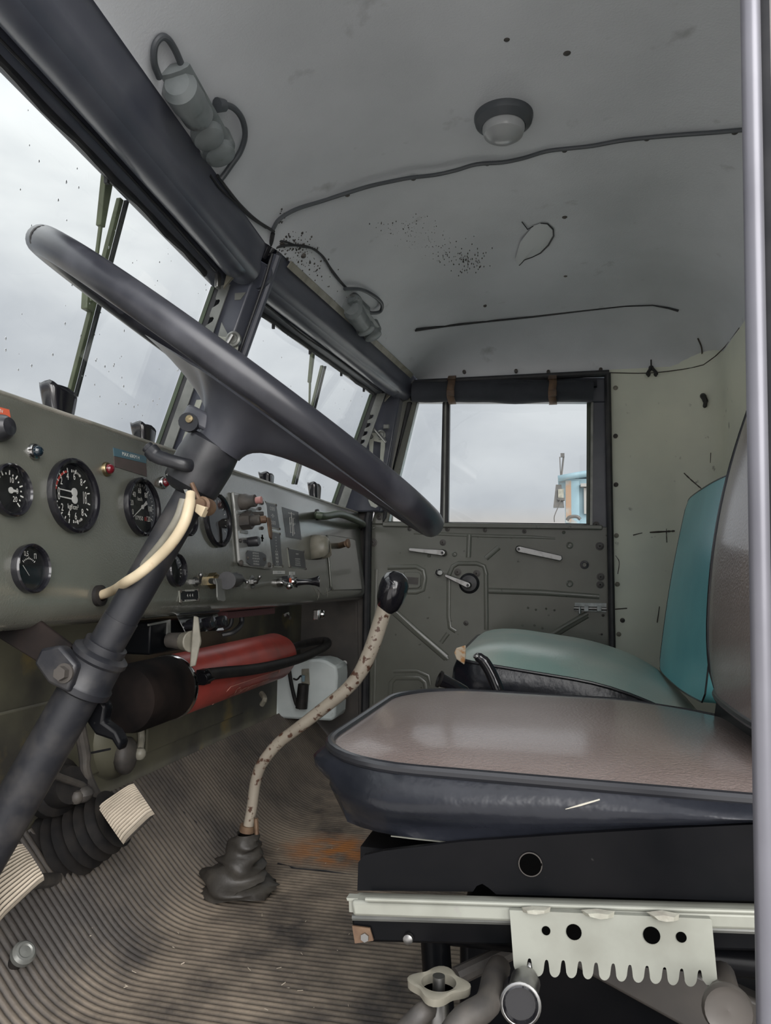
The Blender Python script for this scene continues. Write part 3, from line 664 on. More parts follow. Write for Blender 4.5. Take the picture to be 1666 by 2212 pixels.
# driver's side door jamb close to the camera
m = MB(); a = onY(1620, -60, .42); b = onY(1660, 2300, .42); a, b = a + (a - b) * .72, b - (a - b) * .95
m.tube([a, b], .0052, 12); trim_4 = struct(m.build('trim_4', M['jamb']))
m = MB(); m.prism([a + V((.008, .006, 0)), a + V((.034, .03, 0)), b + V((.034, .03, 0)), b + V((.008, .006, 0))], (0, .02, 0)); m.build('jamb_flange', M['jambdark'], trim_4)
m = MB(); m.prism([a + V((.004, .004, 0)), a + V((.010, .001, 0)), b + V((.010, .001, 0)), b + V((.004, .004, 0))], (0, .015, 0)); m.build('jamb_seal', M['seal'], trim_4)

# ================================================================== DASHBOARD
DN = V((1, 0, .10)).normalized(); D0 = V((-.668, 1, .836)); DR = V((0, 1, 0)); DU = V((-.10, 0, 1)).normalized()
def DD(u, v, off=0.0): return onP(u, v, D0 + DN * off, DN)
dash = thing('dashboard', 'olive green steel dashboard with round gauges, switches and metal plates', 'dashboard', V((-.70, 1.36, .55)))
prof = [(-.80, .850), (-.70, .849), (-.684, .848), (-.675, .845), (-.669, .839), (-.6672, .828), (-.6544, .70), (-.6434, .590), (-.6435, .575), (-.650, .560), (-.664, .551), (-.76, .548)]
m = MB(); m.grid([[V((a, y, b)) for a, b in prof] for y in (YL, .9, 1.5, 2.0, 2.405)])
m.add([V((a, 2.405, b)) for a, b in prof], [tuple(range(len(prof)))])
m.build('dash_panel', M['dash'], dash, angle=50)
m = MB(); m.tube([V((-.6715, YL, .8425)), V((-.6715, 1.2, .8425)), V((-.6715, 2.40, .8425))], .0035, 10); m.build('worn_top_edge', M['wornedge'], dash)

def gauge(u, v, r, kind):
    c = DD(u, v); m = MB()
    m.lathe([(r * 1.0, -.004), (r * 1.04, .004), (r * 1.03, .009), (r * .97, .011), (r * .90, .009), (r * .875, .003), (r * .865, .0001)], c, DN, 48)
    g = m.build('gauge', M['blackgloss'], dash)
    m = MB(); m.lathe([(r * .885, .0005), (0, .0005)], c, DN, 48); m.build('dial', M['dial'], g)
    def at(a, rr, h=.0014): return c + DR * (math.sin(a) * rr * r) + DU * (math.cos(a) * rr * r) + DN * h
    tk = MB(); nm = MB(); nd = MB()
    def tick(a, r0, r1, wd, b=tk, cc=None):
        p = at(a, r0); q = at(a, r1); s = (q - p).cross(DN).normalized() * wd; b.add([p - s, p + s, q + s, q - s], [(0, 1, 2, 3)])
    if kind == 'pressure':
        red = MB()
        for s in (1, -1):
            for i in range(11):
                a = math.radians(-72 + 144 * i / 10 + (6 if i > 7 else 0)); a = a if s == 1 else PI - a
                tick(a, .66, .78 if i % 2 == 0 else .74, .0009)
            for i in range(9):
                a = math.radians(5 + 3.4 * i); a = a if s == 1 else PI - a; tick(a, .68, .74, .0004)
            for lab, a, rr in (('0', -83, .58), ('2', -52, .58), ('4', -20, .55), ('6', 10, .56), ('8', 43, .58), ('10', 82, .52)):
                a = math.radians(a); a = a if s == 1 else PI - a
                text(nm, lab, at(a, rr), DR, DU, .0145, sx=.7)
            y = .10 * s
            p = c + DU * (y * r) + DN * .004
            nd.lathe([(.006, 0), (.006, .001), (0, .0012)], p, DN, 16)
            q = p - DR * (.60 * r) + DU * (.02 * r)
            nd.prism([p + DU * .0012, p - DU * .0012, q - DU * .0006, q + DU * .0006], DN * .0006)
        for i in range(14):
            a0 = math.radians(-80 + 62 * i / 14); a1 = math.radians(-80 + 62 * (i + 1) / 14)
            red.add([at(a0, .66, .0013), at(a1, .66, .0013), at(a1, .72, .0013), at(a0, .72, .0013)], [(0, 1, 2, 3)])
        red.build('red_arc', M['redprint'], g)
        text(nm, 'kgf/cm²', c - DU * (.30 * r) + DN * .0014, DR, DU, .010, sx=.8)
        nd.lathe([(.003, 0), (0, .002)], c + DR * .002 + DN * .003, DN, 10)
    elif kind == 'speed':
        for i in range(25):
            a = math.radians(-120 + 240 * i / 24); tick(a, .70 if i % 4 == 0 else .74, .82, .0006 if i % 4 == 0 else .00035)
        for lab, a in (('0', -112), ('20', -80), ('40', -45), ('60', -5), ('80', 38), ('100', 92), ('120', 133)):
            text(nm, lab, at(math.radians(a), .57), DR, DU, .0125, sx=.72)
        text(nm, 'km/h', c + DU * (.28 * r) - DR * (.05 * r) + DN * .0014, DR, DU, .0085, sx=.8)
        text(nm, '07950', c - DU * (.40 * r) - DR * (.16 * r) + DN * .0016, DR, DU, .0095, sx=.95)
        rd_ = MB(); text(rd_, '81', c - DU * (.40 * r) + DR * (.27 * r) + DN * .0016, DR, DU, .0095, sx=.95); rd_.build('tenths_digits', M['redprint'], g)
        a = math.radians(-123); p = c + DN * .004; q = at(a, .72, .004); s = (q - p).cross(DN).normalized(); e_ = at(a + PI, .34, .004)
        nd.prism([p + s * .001, q + s * .0003, q - s * .0003, p - s * .001], DN * .0006); nd.prism([p + s * .001, p - s * .001, e_ - s * .003, e_ + s * .003], DN * .0006)
        nd.lathe([(.0035, 0), (.0035, .001), (0, .001)], p, DN, 12)
    elif kind == 'amps':
        for i in range(13):
            a = math.radians(-60 + 195 * i / 12); tick(a, .62, .80 if i % 2 == 0 else .70, .0009)
        for lab, a in (('0', 88), ('20', 135), ('10', 20)): text(nm, lab, at(math.radians(a), .44), DR, DU, .010, sx=.8)
        nd.lathe([(.004, 0), (.004, .001), (0, .001)], c + DN * .004, DN, 12); nd.prism([c + DU * .002 + DN * .004, c - DU * .002 + DN * .004, c + DR * .012 - DU * .001 + DN * .004, c + DR * .012 + DU * .001 + DN * .004], DN * .0006)
    elif kind == 'fuel':
        for i in range(9):
            a = math.radians(-48 + 96 * i / 8); tick(a, .40, .50 if i % 4 == 0 else .46, .0005)
        for lab, a in (('0', -62), ('0,5', -14), ('П', 36)): text(nm, lab, at(math.radians(a), .64), DR, DU, .009, sx=.75)
        p = at(math.radians(-75), .45, .003); q = at(math.radians(-165), .3, .003); nd.prism([p, p + DU * .0008, q + DU * .0004, q], DN * .0005)
    elif kind == 'plain':
        for i in range(15):
            a = math.radians(-120 + 240 * i / 14); tick(a, .70, .82, .0006)
    if tk.v: tk.build('tick_marks', M['white'], g, smooth=False, weld=False)
    if nm.v: nm.build('numerals', M['white'], g, smooth=False, weld=False)
    if nd.v: nd.build('needle', M['offwhite'], g, smooth=False)
    m = MB(); m.lathe([(r * .89, .006), (r * .5, .007), (0, .0073)], c, DN, 40); m.build('gauge_glass', M['dialglass'], g)
    return g
gauge(155, 1072, .0505, 'pressure'); gauge(303, 1096, .046, 'speed'); gauge(17, 1060, .032, 'amps'); gauge(61, 1229, .030, 'fuel')
gauge(400, 1122, .030, 'plain'); gauge(467, 1124, .052, 'plain'); gauge(376, 1232, .028, 'plain')
def lamp(u, v, r, mt, bez='chrome'):
    c = DD(u, v); m = MB(); m.lathe([(r * 1.25, -.003), (r * 1.25, .002), (r * 1.1, .005), (r * .8, .006), (r * .78, .002)], c, DN, 28); b = m.build('indicator_lamp', M[bez], dash)
    m = MB(); m.lathe([(r * .86, .002), (r * .9, .005), (r * .78, .0095), (r * .45, .0125), (0, .0135)], c, DN, 24); m.build('lens', M[mt], b)
lamp(72, 976, .0088, 'greenlens'); lamp(229, 1014, .0088, 'redlens', 'brass'); lamp(351, 1043, .0088, 'redlens')
c = DD(-6, 925); m = MB(); m.lathe([(.016, -.002), (.017, .004), (.015, .012), (.011, .018), (0, .02)], c, DN, 24); m.build('knob', M['black'], dash)
def label(pts, mt, name, txt=None, size=.006, tm='white', th=.0008, off=.0, sx=1):
    q = [DD(u, v, off) for u, v in pts]; m = MB(); m.prism(q, DN * th); o = m.build(name, M[mt], dash, smooth=False)
    if txt:
        k = MB(); ce = sum(q, V()) / len(q); rt = (q[1] - q[0] + q[2] - q[3]).normalized(); up = (q[0] - q[3] + q[1] - q[2]).normalized()
        for i, tx in enumerate(txt): text(k, tx, ce + DN * (th + .0002) + up * (size * 1.45 * ((len(txt) - 1) / 2 - i)), rt, up, size, sx=sx)
        k.build('lettering', M[tm], o, smooth=False, weld=False)
    return o
label([(-30, 872), (19, 885), (22, 903), (-30, 889)], 'orange', 'label_strip', ['ЭМV'], .0065)
label([(244, 967), (316, 986), (315, 1001), (246, 985)], 'blue', 'label_strip', ['MAX 60KM H'], .0085)
label([(246, 986), (315, 1002), (317, 1030), (247, 1008)], 'tape', 'tape_residue')
# start-heater control panel
def bolt_on(par, u, v, r, mt='dirt', off=.0, h=.003, n=10, name='screw'):
    k = MB(); k.lathe([(r, -.001), (r, h * .6), (r * .6, h), (0, h)], DD(u, v, off), DN, n); return k.build(name, M[mt], par)
q = [(497, 1063), (563, 1077), (570, 1092), (583, 1228), (580, 1231), (517, 1222), (511, 1215), (500, 1090)]
m = MB(); m.prism([DD(u, v) for u, v in q], DN * .008); hp = m.build('heater_control_panel', M['panel'], dash, bevel=.003)
PO = .0085
for u, v, r in [(520, 1216, .006), (581, 1220, .006), (565, 1086, .005), (544, 1090, .004), (560, 1099, .004), (565, 1141, .004), (518, 1168, .004), (534, 1108, .003)]: bolt_on(hp, u, v, r, 'dirt', PO, .005)
k = MB(); c = DD(521, 1085, PO); k.lathe([(.017, 0), (.017, .012), (.013, .02), (.013, .032), (.010, .034)], c, DN, 20); b = k.build('push_switch', M['dirt'], hp)
k = MB(); k.lathe([(.0075, .030), (.0075, .046), (0, .048)], c, DN, 18); k.build('pink_button', M['pink'], b); bpy.data.objects[b.children[0].name]['label'] = 'pale pink push button'
k = MB(); c = DD(523, 1127, PO); k.lathe([(.018, 0), (.018, .022)], c, DN, 6); k.lathe([(.011, .02), (.011, .038), (.008, .042), (0, .042)], c, DN, 16); b = k.build('starter_switch', M['dirt'], hp)
k = MB(); k.tube([c + DN * .04 + DU * .0, c + DN * .052 + DR * .006 - DU * .0], .008, 10)
a = c + DN * .052 - DU * .002; k.prism([a + DR * .004 + DU * .006, a + DR * .022 + DU * .006, a + DR * .026 - DU * .028, a + DR * .022 - DU * .040, a + DR * .012 - DU * .036, a + DR * .008 - DU * .02], DN * .004); k.build('switch_lever', M['rust'], b, bevel=.0015)
for (u0, v0), (u1, v1) in (((538, 1110), (568, 1110)), ((535, 1111), (558, 1121))):
    k = MB(); a = DD(u0, v0, PO + .004); z = DD(u1, v1, PO + .026); k.tube([a, z], [.0042, .0055], 10); k.lathe([(.008, -.004), (.007, .006)], a, DN, 6); k.build('toggle_switch', M['dirt'], hp)
for p in ([(533, 1094), (553, 1100), (552, 1107), (531, 1101)], [(514, 1104), (536, 1109), (535, 1114), (514, 1110)], [(519, 1143), (535, 1147), (535, 1154), (520, 1151)]):
    k = MB(); k.prism([DD(u, v, PO) for u, v in p], DN * .0012); o = k.build('nameplate', M['greysteel'], hp)
k = MB(); k.prism([DD(u, v, PO) for u, v in [(525, 1166), (549, 1172), (549, 1176), (526, 1172)]], DN * .004); k.lathe([(.010, 0), (.011, .02), (.009, .024), (0, .024)], DD(537, 1171, PO), DN, 16); k.build('push_switch', M['black'], hp)
k = MB(); k.prism([DD(u, v, PO) for u, v in [(566, 1155), (568, 1155), (568, 1161), (570, 1162), (570, 1164), (568, 1164), (568, 1170), (566, 1170), (566, 1164), (564, 1162), (564, 1160), (566, 1160)]], DN * .0004); k.build('keyhole', M['hole'], hp, smooth=False)
q = [(535, 1189), (566, 1193), (574, 1200), (575, 1217), (570, 1224), (541, 1222), (532, 1214), (531, 1196)]
k = MB(); k.prism([DD(u, v, PO) for u, v in q], DN * .0012); pl = k.build('instruction_plate', M['greyplate'], hp, smooth=False)
k = MB(); ce = DD(553, 1207, PO + .0014)
for i, tx in enumerate(['ENTPCIMETEN YKSI', 'KÄYTTÖVALM ILA MITH', 'ANTA TOIMINTA PARTY MI', 'R OSA NUMERO SIK A', 'TOIM TOIMIN RAJALLA']): text(k, tx, ce + DU * (.0058 * (2 - i)), DR, DU, .0050, sx=.62 if i else .75)
k.build('lettering', M['white'], pl, smooth=False, weld=False)
for u, v in ((535, 1205), (571, 1208)): bolt_on(hp, u, v, .0035, 'dirt', PO + .001)
# framed plates
def plate(q, fill='greyplate', fr='steelcream', screws=True, name='data_plate', fw=.0022):
    pts = [DD(u, v) for u, v in q]; m = MB(); m.prism(pts, DN * .0014); o = m.build(name, M[fr], dash, smooth=False)
    ce = sum(pts, V()) / 4; inn = [p + (ce - p).normalized() * fw * 1.6 for p in pts]
    m = MB(); m.prism([p + DN * .0013 for p in inn], DN * .0005); m.build('plate_face', M[fill], o, smooth=False)
    if screws:
        for p in pts:
            m = MB(); m.lathe([(.0032, 0), (.003, .002), (0, .0028)], p + (ce - p).normalized() * .004 + DN * .001, DN, 10); m.build('screw', M['dirt'], o)
    return o, ce + DN * .0021
o, c = plate([(570, 1083), (596, 1089), (604, 1145), (579, 1139)])
k = MB()
for i, (a, b) in enumerate([(-1, 1), (0, 1), (1, 1), (0, 0), (-1, -1), (0, -1), (1, -1)]):
    p = c + DR * (.0105 * a) + DU * (.0165 * b); k.lathe([(.0044, 0), (.0036, 0)], p, DN, 18, False); text(k, ['1', '2', '4', '3', '1', '2', '3'][i], p, DR, DU, .006)
for a in (-1, 1): k.tube([c + DR * (.0105 * a) * .4, c + DR * (.0105 * a)], .0004, 4)
k.build('lettering', M['white'], o, smooth=False, weld=False)
o, c = plate([(579, 1145), (604, 1151), (610, 1226), (588, 1225)])
k = MB(); 
for i in range(5): text(k, ['A—B', 'I—II', 'III', 'IV-V', 'VI'][i], c + DU * (.028 - .007 * i), DR, DU, .0050, sx=.9)
for a in (-1, 1):
    for b in range(4): k.lathe([(.0043, 0), (.0036, 0)], c + DR * (.0048 * a) + DU * (-.008 - .0085 * b), DN, 14, False)
for b in range(3): text(k, 'ZAK  PUR', c + DU * (-.012 - .0085 * b), DR, DU, .0035)
k.build('lettering', M['white'], o, smooth=False, weld=False)
o, c = plate([(620, 1184), (656, 1190), (661, 1230), (625, 1225)])
k = MB(); text(k, 'HUOM!', c + DU * .012, DR, DU, .0058)
for i, tx in enumerate(['ALKUKÄYNNISTYKSESSÄ', 'TULEE KYTKIMEN OLLA', 'NEUTRAALIASENNOSSA', 'VETOAKSELI POISTETTUNA']): text(k, tx, c - DU * (.0005 + .0052 * i), DR, DU, .0042, sx=.78)
k.build('lettering', M['white'], o, smooth=False, weld=False)
o, c = plate([(386, 1276), (428, 1273), (429, 1297), (387, 1301)], 'dial', name='data_plate')
k = MB(); text(k, 'ПОЛОЖЕНИЕ КРАНА', c + DU * .0085, DR, DU, .0042, sx=.8); text(k, '4  4  4', c, DR, DU, .0085); text(k, 'ВЫКЛ ПОЛНОСТЬЮ ВКЛЮЧЕН', c - DU * .0085, DR, DU, .0038, sx=.7)
k.build('lettering', M['white'], o, smooth=False, weld=False)
o, c = None, None
q = [(609, 1095), (644, 1106), (651, 1166), (618, 1160)]
o = label(q, 'greyplate', 'shift_diagram'); c = sum([DD(u, v, .0012) for u, v in q], V()) / 4
k = MB(); text(k, 'JAKOVAIHDE', c + DU * .026 - DR * .013, DR, DU, .0046, sx=.7); text(k, 'VETOAKSELI', c + DU * .026 + DR * .013, DR, DU, .0046, sx=.7)
for a, rng in ((-.014, (.016, -.024)), (.010, (.016, -.026))):
    k.tube([c + DR * a + DU * rng[0], c + DR * a + DU * rng[1]], .0004, 4); k.lathe([(.0036, 0), (.0026, 0)], c + DR * a, DN, 14, False); k.tube([c + DR * (a + .003), c + DR * (a + .014)], .0003, 4)
    text(k, 'NOPEA', c + DR * (a + .008) + DU * .016, DR, DU, .0036, sx=.8); text(k, 'VAPAA', c + DR * (a + .010) + DU * .003, DR, DU, .0032, sx=.8); text(k, 'HIDAS', c + DR * (a + .006) - DU * .022, DR, DU, .0032, sx=.8)
k.tube([c + DU * .03, c - DU * .03], .0005, 4)
k.build('lettering', M['white'], o, smooth=False, weld=False)
label([(590, 1233), (615, 1233), (615, 1240), (590, 1240)], 'offwhite', 'label_strip', ['PERUSTUSTYÖVALO'], .0045, 'blue', sx=.62)
label([(625, 1235), (637, 1235), (637, 1242), (625, 1242)], 'offwhite', 'label_strip', ['VALAIS'], .0045, 'greyplate', sx=.6)
# lower switch row
def toggle(u, v, tip, ring='alu', r=.0085, plate_=False):
    c = DD(u, v); m = MB()
    if plate_: m.lathe([(r * 1.7, -.001), (r * 1.7, .001), (r * 1.2, .0014)], c, DN, 24)
    m.lathe([(r, 0), (r, .006)], c, DN, 6); m.lathe([(r * .62, .005), (r * .6, .012), (r * .3, .014)], c, DN, 16); o = m.build('toggle_switch', M[ring], dash)
    k = MB(); k.tube([c + DN * .012, DD(*tip, .034)], [.002, .0036], 10); k.ball(DD(*tip, .034), .004, 10); k.build('toggle_lever', M['alu'], o); return o
toggle(419, 1257, (434, 1242)); toggle(515, 1253, (534, 1258), plate_=True); toggle(545, 1257, (561, 1246), plate_=True)
c = DD(454, 1255); m = MB(); m.lathe([(.015, 0), (.015, .014)], c, DN, 6); m.lathe([(.011, .012), (.011, .018), (.009, .02), (.009, .022)], c, DN, 20); ign = m.build('ignition_switch', M['brass'], dash)
kt = thing('ignition_key', 'flat steel key hanging in the brass ignition switch under the dashboard plates', 'key', DD(462, 1256, .02))
m = MB(); m.tube([DD(456, 1255, .018), DD(466, 1256, .034)], .0055, 8); m.build('key_shank', M['alu'], kt)
m = MB(); m.prism([DD(u, v, .034) for u, v in [(463, 1250), (474, 1249), (478, 1252), (485, 1296), (481, 1300), (470, 1297), (467, 1290), (466, 1262)]], DN * .003); m.build('key_blade', M['greysteel'], kt, bevel=.0008)
m = MB(); c = DD(503, 1253); m.lathe([(.013, 0), (.015, .006), (.014, .010)], c, DN, 24); m.tube([c, c + DN * .012 - DR * .0 , DD(490, 1254, .046)], [.011, .012, .0165], 18); m.build('pull_knob', M['black'], dash)
m = MB(); c = DD(600, 1259); m.lathe([(.010, 0), (.011, .010), (.008, .014), (0, .014)], c, DN, 18); m.tube([c + DN * .012, DD(625, 1266, .05)], [.0045, .0075], 12); m.ball(DD(625, 1266, .05), .008, 12); m.build('rocker_lever', M['chrome'], dash)
m = MB(); c = DD(612, 1255); m.lathe([(.012, 0), (.012, .014), (.008, .016)], c, DN, 18); b = m.build('lamp_holder', M['black'], dash); m = MB(); m.lathe([(.0065, .014), (.006, .018), (0, .019)], c + DR * .004, DN, 14); m.build('orange_lens', M['orange'], b)
m = MB(); c = DD(629, 1257); m.lathe([(.017, -.001), (.017, .002), (.011, .003), (.009, .01), (.007, .012)], c, DN, 22); m.build('switch_collar', M['chrome'], dash)
m = MB(); c = DD(640, 1258); m.lathe([(.013, 0), (.013, .003), (.009, .004), (.007, .02), (.0075, .03), (.011, .048), (.0145, .056), (.0145, .058), (.010, .054)], c, V((1, .35, .06)), 20); m.build('pull_knob', M['blackgloss'], dash)
# hooded map light
m = MB(); c = DD(678, 1187); n = 14; rows = []
for j, (h, s) in enumerate([(0, 1.05), (.022, 1.0), (.036, .9), (.044, .68), (.047, .3)]):
    rows.append([c + DN * h + DR * (.027 * s * math.sin(PI * (k / n - .5) * 1.12)) + DU * ((.038 * s * math.cos(PI * (k / n - .5) * 1.12)) if abs(k / n - .5) < .45 else -.026 * s) for k in range(n + 1)])
m.grid(rows); o = m.build('map_lamp_hood', M['grey'], dash, angle=60); s_ = o.modifiers.new('s', 'SOLIDIFY'); s_.thickness = .003
m = MB(); m.lathe([(.016, 0), (.016, .018), (.010, .024)], c - DU * .012, DN, 16); m.build('map_lamp_bulb', M['dirt'], o)
# glove box door with knob, grab handle
m = MB(); m.prism([DD(u, v) for u, v in [(706, 1155), (757, 1163), (764, 1166), (779, 1274), (716, 1276), (713, 1268), (704, 1165)]], DN * .006); gb = m.build('glove_box_door', M['dash'], dash, bevel=.0025)
m = MB(); m.tube([DD(u, v, .0) for u, v in [(714, 1272), (780, 1272)]], .004, 6); m.build('gap_shadow', M['seal'], dash)
m = MB(); c = DD(733, 1179, .006); m.tube([c, DD(749, 1174, .05)], [.009, .0085], 14); m.lathe([(.012, 0), (.014, .004), (.013, .008), (.0, .009)], DD(749, 1174, .048), DN, 18); m.build('door_knob', M['rust'], gb)
m = MB(); m.tube(spline([DD(687, 1112, .0), DD(688, 1113, .035), DD(702, 1115, .045), DD(735, 1111, .05), DD(768, 1123, .045), DD(784, 1132, .03), DD(779, 1135, .0)], 5), .0105, 14); gh = m.build('grab_handle', M['greenframe'], dash)
for u, v in ((686, 1112), (779, 1136)):
    m = MB(); m.lathe([(.016, 0), (.016, .003), (.012, .004)], DD(u, v), DN, 18); m.build('handle_foot', M['seal'], gh)
for p_, q_ in (((672, 1262), (690, 1292)), ((684, 1270), (698, 1288)), ((700, 1285), (722, 1272)), ((690, 1278), (686, 1296)), ((706, 1270), (708, 1290))):
    m = MB(); m.tube([DD(*p_, .0002), DD((p_[0] + q_[0]) / 2 + 1, (p_[1] + q_[1]) / 2, .0004), DD(*q_, .0002)], [.0003, .0008, .0003], 5); m.build('paint_scratch', M['wornedge'], dash)
# things under the dash lip
m = MB(); m.box(V((-.70, 1.20, .515)), (.05, .13, .055)); sbx = m.build('switch_box', M['blackpaint'], dash, bevel=.004)
m = MB(); m.prism([onX(u, v, -.672) for u, v in [(322, 1348), (369, 1338), (369, 1371), (362, 1371), (363, 1344), (322, 1352)]], (-.003, 0, 0)); m.build('bracket', M['greysteel'], sbx, smooth=False)
m = MB(); m.lathe([(.012, 0), (.012, .018)], onX(365, 1383, -.672), DN, 18); m.tube([onX(365, 1383, -.67), onX(395, 1385, -.64)], [.013, .015], 14); b = m.build('pull_rod', M['dirt'], sbx)
m = MB(); c = onX(396, 1385, -.64); m.tube([c, onX(416, 1386, -.615)], [.015, .019], 16); d = V((.55, .15, 1)).normalized(); c = onX(416, 1384, -.612)
m.prism([c + V((0, 0, .042)), c + V((.006, .006, .040)), c + V((.010, .010, 0)), c + V((.004, .006, -.042)), c + V((-.004, 0, -.044)), c + V((-.002, 0, 0))], (.004, -.006, 0)); m.build('tee_handle', M['grey'], sbx, bevel=.002)
q = [(383, 1331), (470, 1325), (484, 1361), (402, 1367)]
m = MB(); m.prism([onX(u, v, -.668 + (.02 if v > 1350 else 0)) for u, v in q], (-.002, 0, .001)); fb = m.build('fuse_bracket', M['chrome'], dash, smooth=False)
for u, v in ((408, 1352), (440, 1349), (466, 1346)):
    m = MB(); c = onX(u, v, -.655); m.lathe([(.011, 0), (.012, .014), (.010, .022), (0, .023)], c, V((1, -.1, .25)), 16); m.lathe([(.006, 0), (.006, .02)], c - DR * .014, DN, 10); m.build('reset_button', M['blackgloss'], fb)
m = MB(); m.tube([onX(385, 1322, -.662), onX(470, 1318, -.662)], .005, 8); m.build('hinge_edge', M['seal'], dash)
m = MB(); m.box(V((-.70, 1.56, .541)), (.05, .26, .014)); m.build('red_lower_strip', mat('dull_maroon_strip', (.07, .025, .028), .5), dash)
m = MB(); c = onX(618, 1325, -.668); m.lathe([(.008, 0), (.008, .006)], c, V((.5, 0, -1)), 6); m.tube([c, onX(627, 1336, -.65)], [.002, .004], 8); m.build('toggle_switch', M['alu'], dash)
m = MB(); c = onX(685, 1328, -.66)
for k in range(2): m.box(c + DR * (.014 * k - .006) + V((0, 0, 0)), (.016, .009, .028))
m.lathe([(.012, 0), (.012, .012), (.008, .014), (.008, .010)], c + DR * .022, V((1, .4, 0)), 14); m.build('connector', M['chrome'], dash, bevel=.002)
m = MB(); c = onX(96, 1362, -.665); m.ball(c, .007, 10); m.build('bolt_head', M['greysteel'], dash)
m = MB(); m.tube(spline([onX(520, 1310, -.70), onX(522, 1345, -.70), onX(505, 1365, -.70), onX(480, 1372, -.72)], 5), .006, 8); m.build('wiring_loom', M['seal'], dash)
m = MB(); m.tube(spline([onX(500, 1312, -.71), onX(498, 1350, -.71), onX(470, 1362, -.74)], 5), .005, 8); m.build('wiring_loom', M['seal'], dash)

# rubber demister nozzles on the dash top
NZ = [((128, 912), 1.0, (96, 80), 'large black rubber demister nozzle on dash top nearest the camera'), ((312, 962), .9, (60, 52), 'small black demister nozzle between the near nozzle and the steering column'),
      ((578, 1040), 1.2, (34, 30), 'black demister nozzle peeping out behind the steering hub'), ((681, 1082), 1.15, (38, 40), 'black demister nozzle by the passenger grab handle')]
for (uv, sc, (wp, hp_), lb) in NZ:
    p = onX(*uv, -.715); p.z = .845; dpt = p.y; wd = wp / 1600 * dpt * .55 * 1.15; ht = hp_ / 1600 * dpt * 1.12
    t = thing('demister_nozzle', lb, 'nozzle', p, 'demister nozzles on the dash top'); rows = []; n = 20
    for j in range(7):
        f_ = j / 6; row = []
        for k in range(n):
            g = 2 * PI * k / n; a = math.cos(g); b = math.sin(g)
            wv = (.55 + .45 * f_ ** .7) * wd * (1 - .25 * max(0, f_ - .8)); dp = (.014 + .004 * f_)
            row.append(p + V((b * dp - .004 * f_ + .002 * math.sin(3 * g), a * wv + .004 * f_ * math.sin(4 * a), f_ * ht * (1 - .10 * (a + 1) * f_) + .002 * math.sin(5 * g) * f_)))
        rows.append(row)
    m = MB(); m.grid(rows, True); o = m.build('nozzle_cup', M['blackgloss'], t, angle=70); s_ = o.modifiers.new('s', 'SOLIDIFY'); s_.thickness = .003
    m = MB(); m.box(p + V((.0, 0, .003)), (.05, wd * 1.3, .006)); m.build('nozzle_foot', M['rubber'], t, bevel=.002)

# ================================================================== STEERING WHEEL AND COLUMN
WY = .88
WA, WB = onY(184, 606, WY), onY(951, 1142, WY); WC = (WA + WB) / 2
wu = (WB - WA).normalized(); n0 = V((-wu.z, 0, wu.x)); wn_ = (n0 * .997 + V((0, .078, 0))).normalized(); wv = wn_.cross(wu).normalized()
if wv.y < 0: wv = -wv
RW = (WB - WA).length / 2 - .016
P2 = onY(197, 1450, .845); ca = (P2 - WC).normalized()          # column axis, pointing down and forward
t_w = thing('steering_wheel', 'large black steering wheel with worn shiny rim and flared hub', 'steering wheel', WC)
m = MB(); rows = []; N = 96
for i in range(N):
    g = 2 * PI * i / N; d = wu * math.cos(g) + wv * math.sin(g); rr = .0148
    rows.append([WC + d * RW + d * (rr * math.cos(2 * PI * k / 20)) + wn_ * (rr * 1.08 * math.sin(2 * PI * k / 20) ) for k in range(20)])
rows.append(rows[0]); m.grid(rows, True); m.build('rim', M['wheel'], t_w, angle=80)
m = MB()   # worn grey stretch of rim at the far left
g0 = math.radians(-168)
m.tube([WC + (wu * math.cos(g) + wv * math.sin(g)) * RW for g in [g0 - .42 + .07 * k for k in range(13)]], .0151, 20); m.build('worn_rim_patch', M['wheelgrey'], t_w)
m = MB()
for gg in (-125,):
    g = math.radians(gg); d = wu * math.cos(g) + wv * math.sin(g); tg = -wu * math.sin(g) + wv * math.cos(g)
    m.tube([WC + d * RW - tg * .0035, WC + d * RW + tg * .0035], .0154, 20)
m.build('rim_joint', M['rubber'], t_w)
# flared hub: a trumpet that opens into two broad spokes
m = MB(); rows = []; n = 64
for j in range(13):
    f_ = j / 12; row = []
    for k in range(n):
        g = 2 * PI * k / n; d = wu * math.cos(g) + wv * math.sin(g)
        sp = max(math.exp(-((math.degrees(g) - 28 + 180) % 360 - 180) ** 2 / 620), math.exp(-((math.degrees(g) - 152 + 180) % 360 - 180) ** 2 / 620), .0)
        r = .031 + .016 * f_ + f_ ** 2.6 * (.030 + sp * (RW - .078 - .012))
        h = -.085 * (1 - f_) ** 1.0 - .012 * (1 - f_)
        row.append(WC + d * r + (ca * (.066 * (1 - f_) ** 1.15 + .012)))
    rows.append(row)
m.grid(rows, True); m.add(rows[-1] + [WC + ca * .002], [(i, (i + 1) % n, n) for i in range(n)])
m.build('hub_and_spokes', M['wheelgrey'], t_w, angle=70)
m = MB(); m.lathe([(.045, .0), (.042, -.012), (.025, -.018), (0, -.02)], WC + ca * .004, ca, 28); m.build('horn_button', M['black'], t_w)

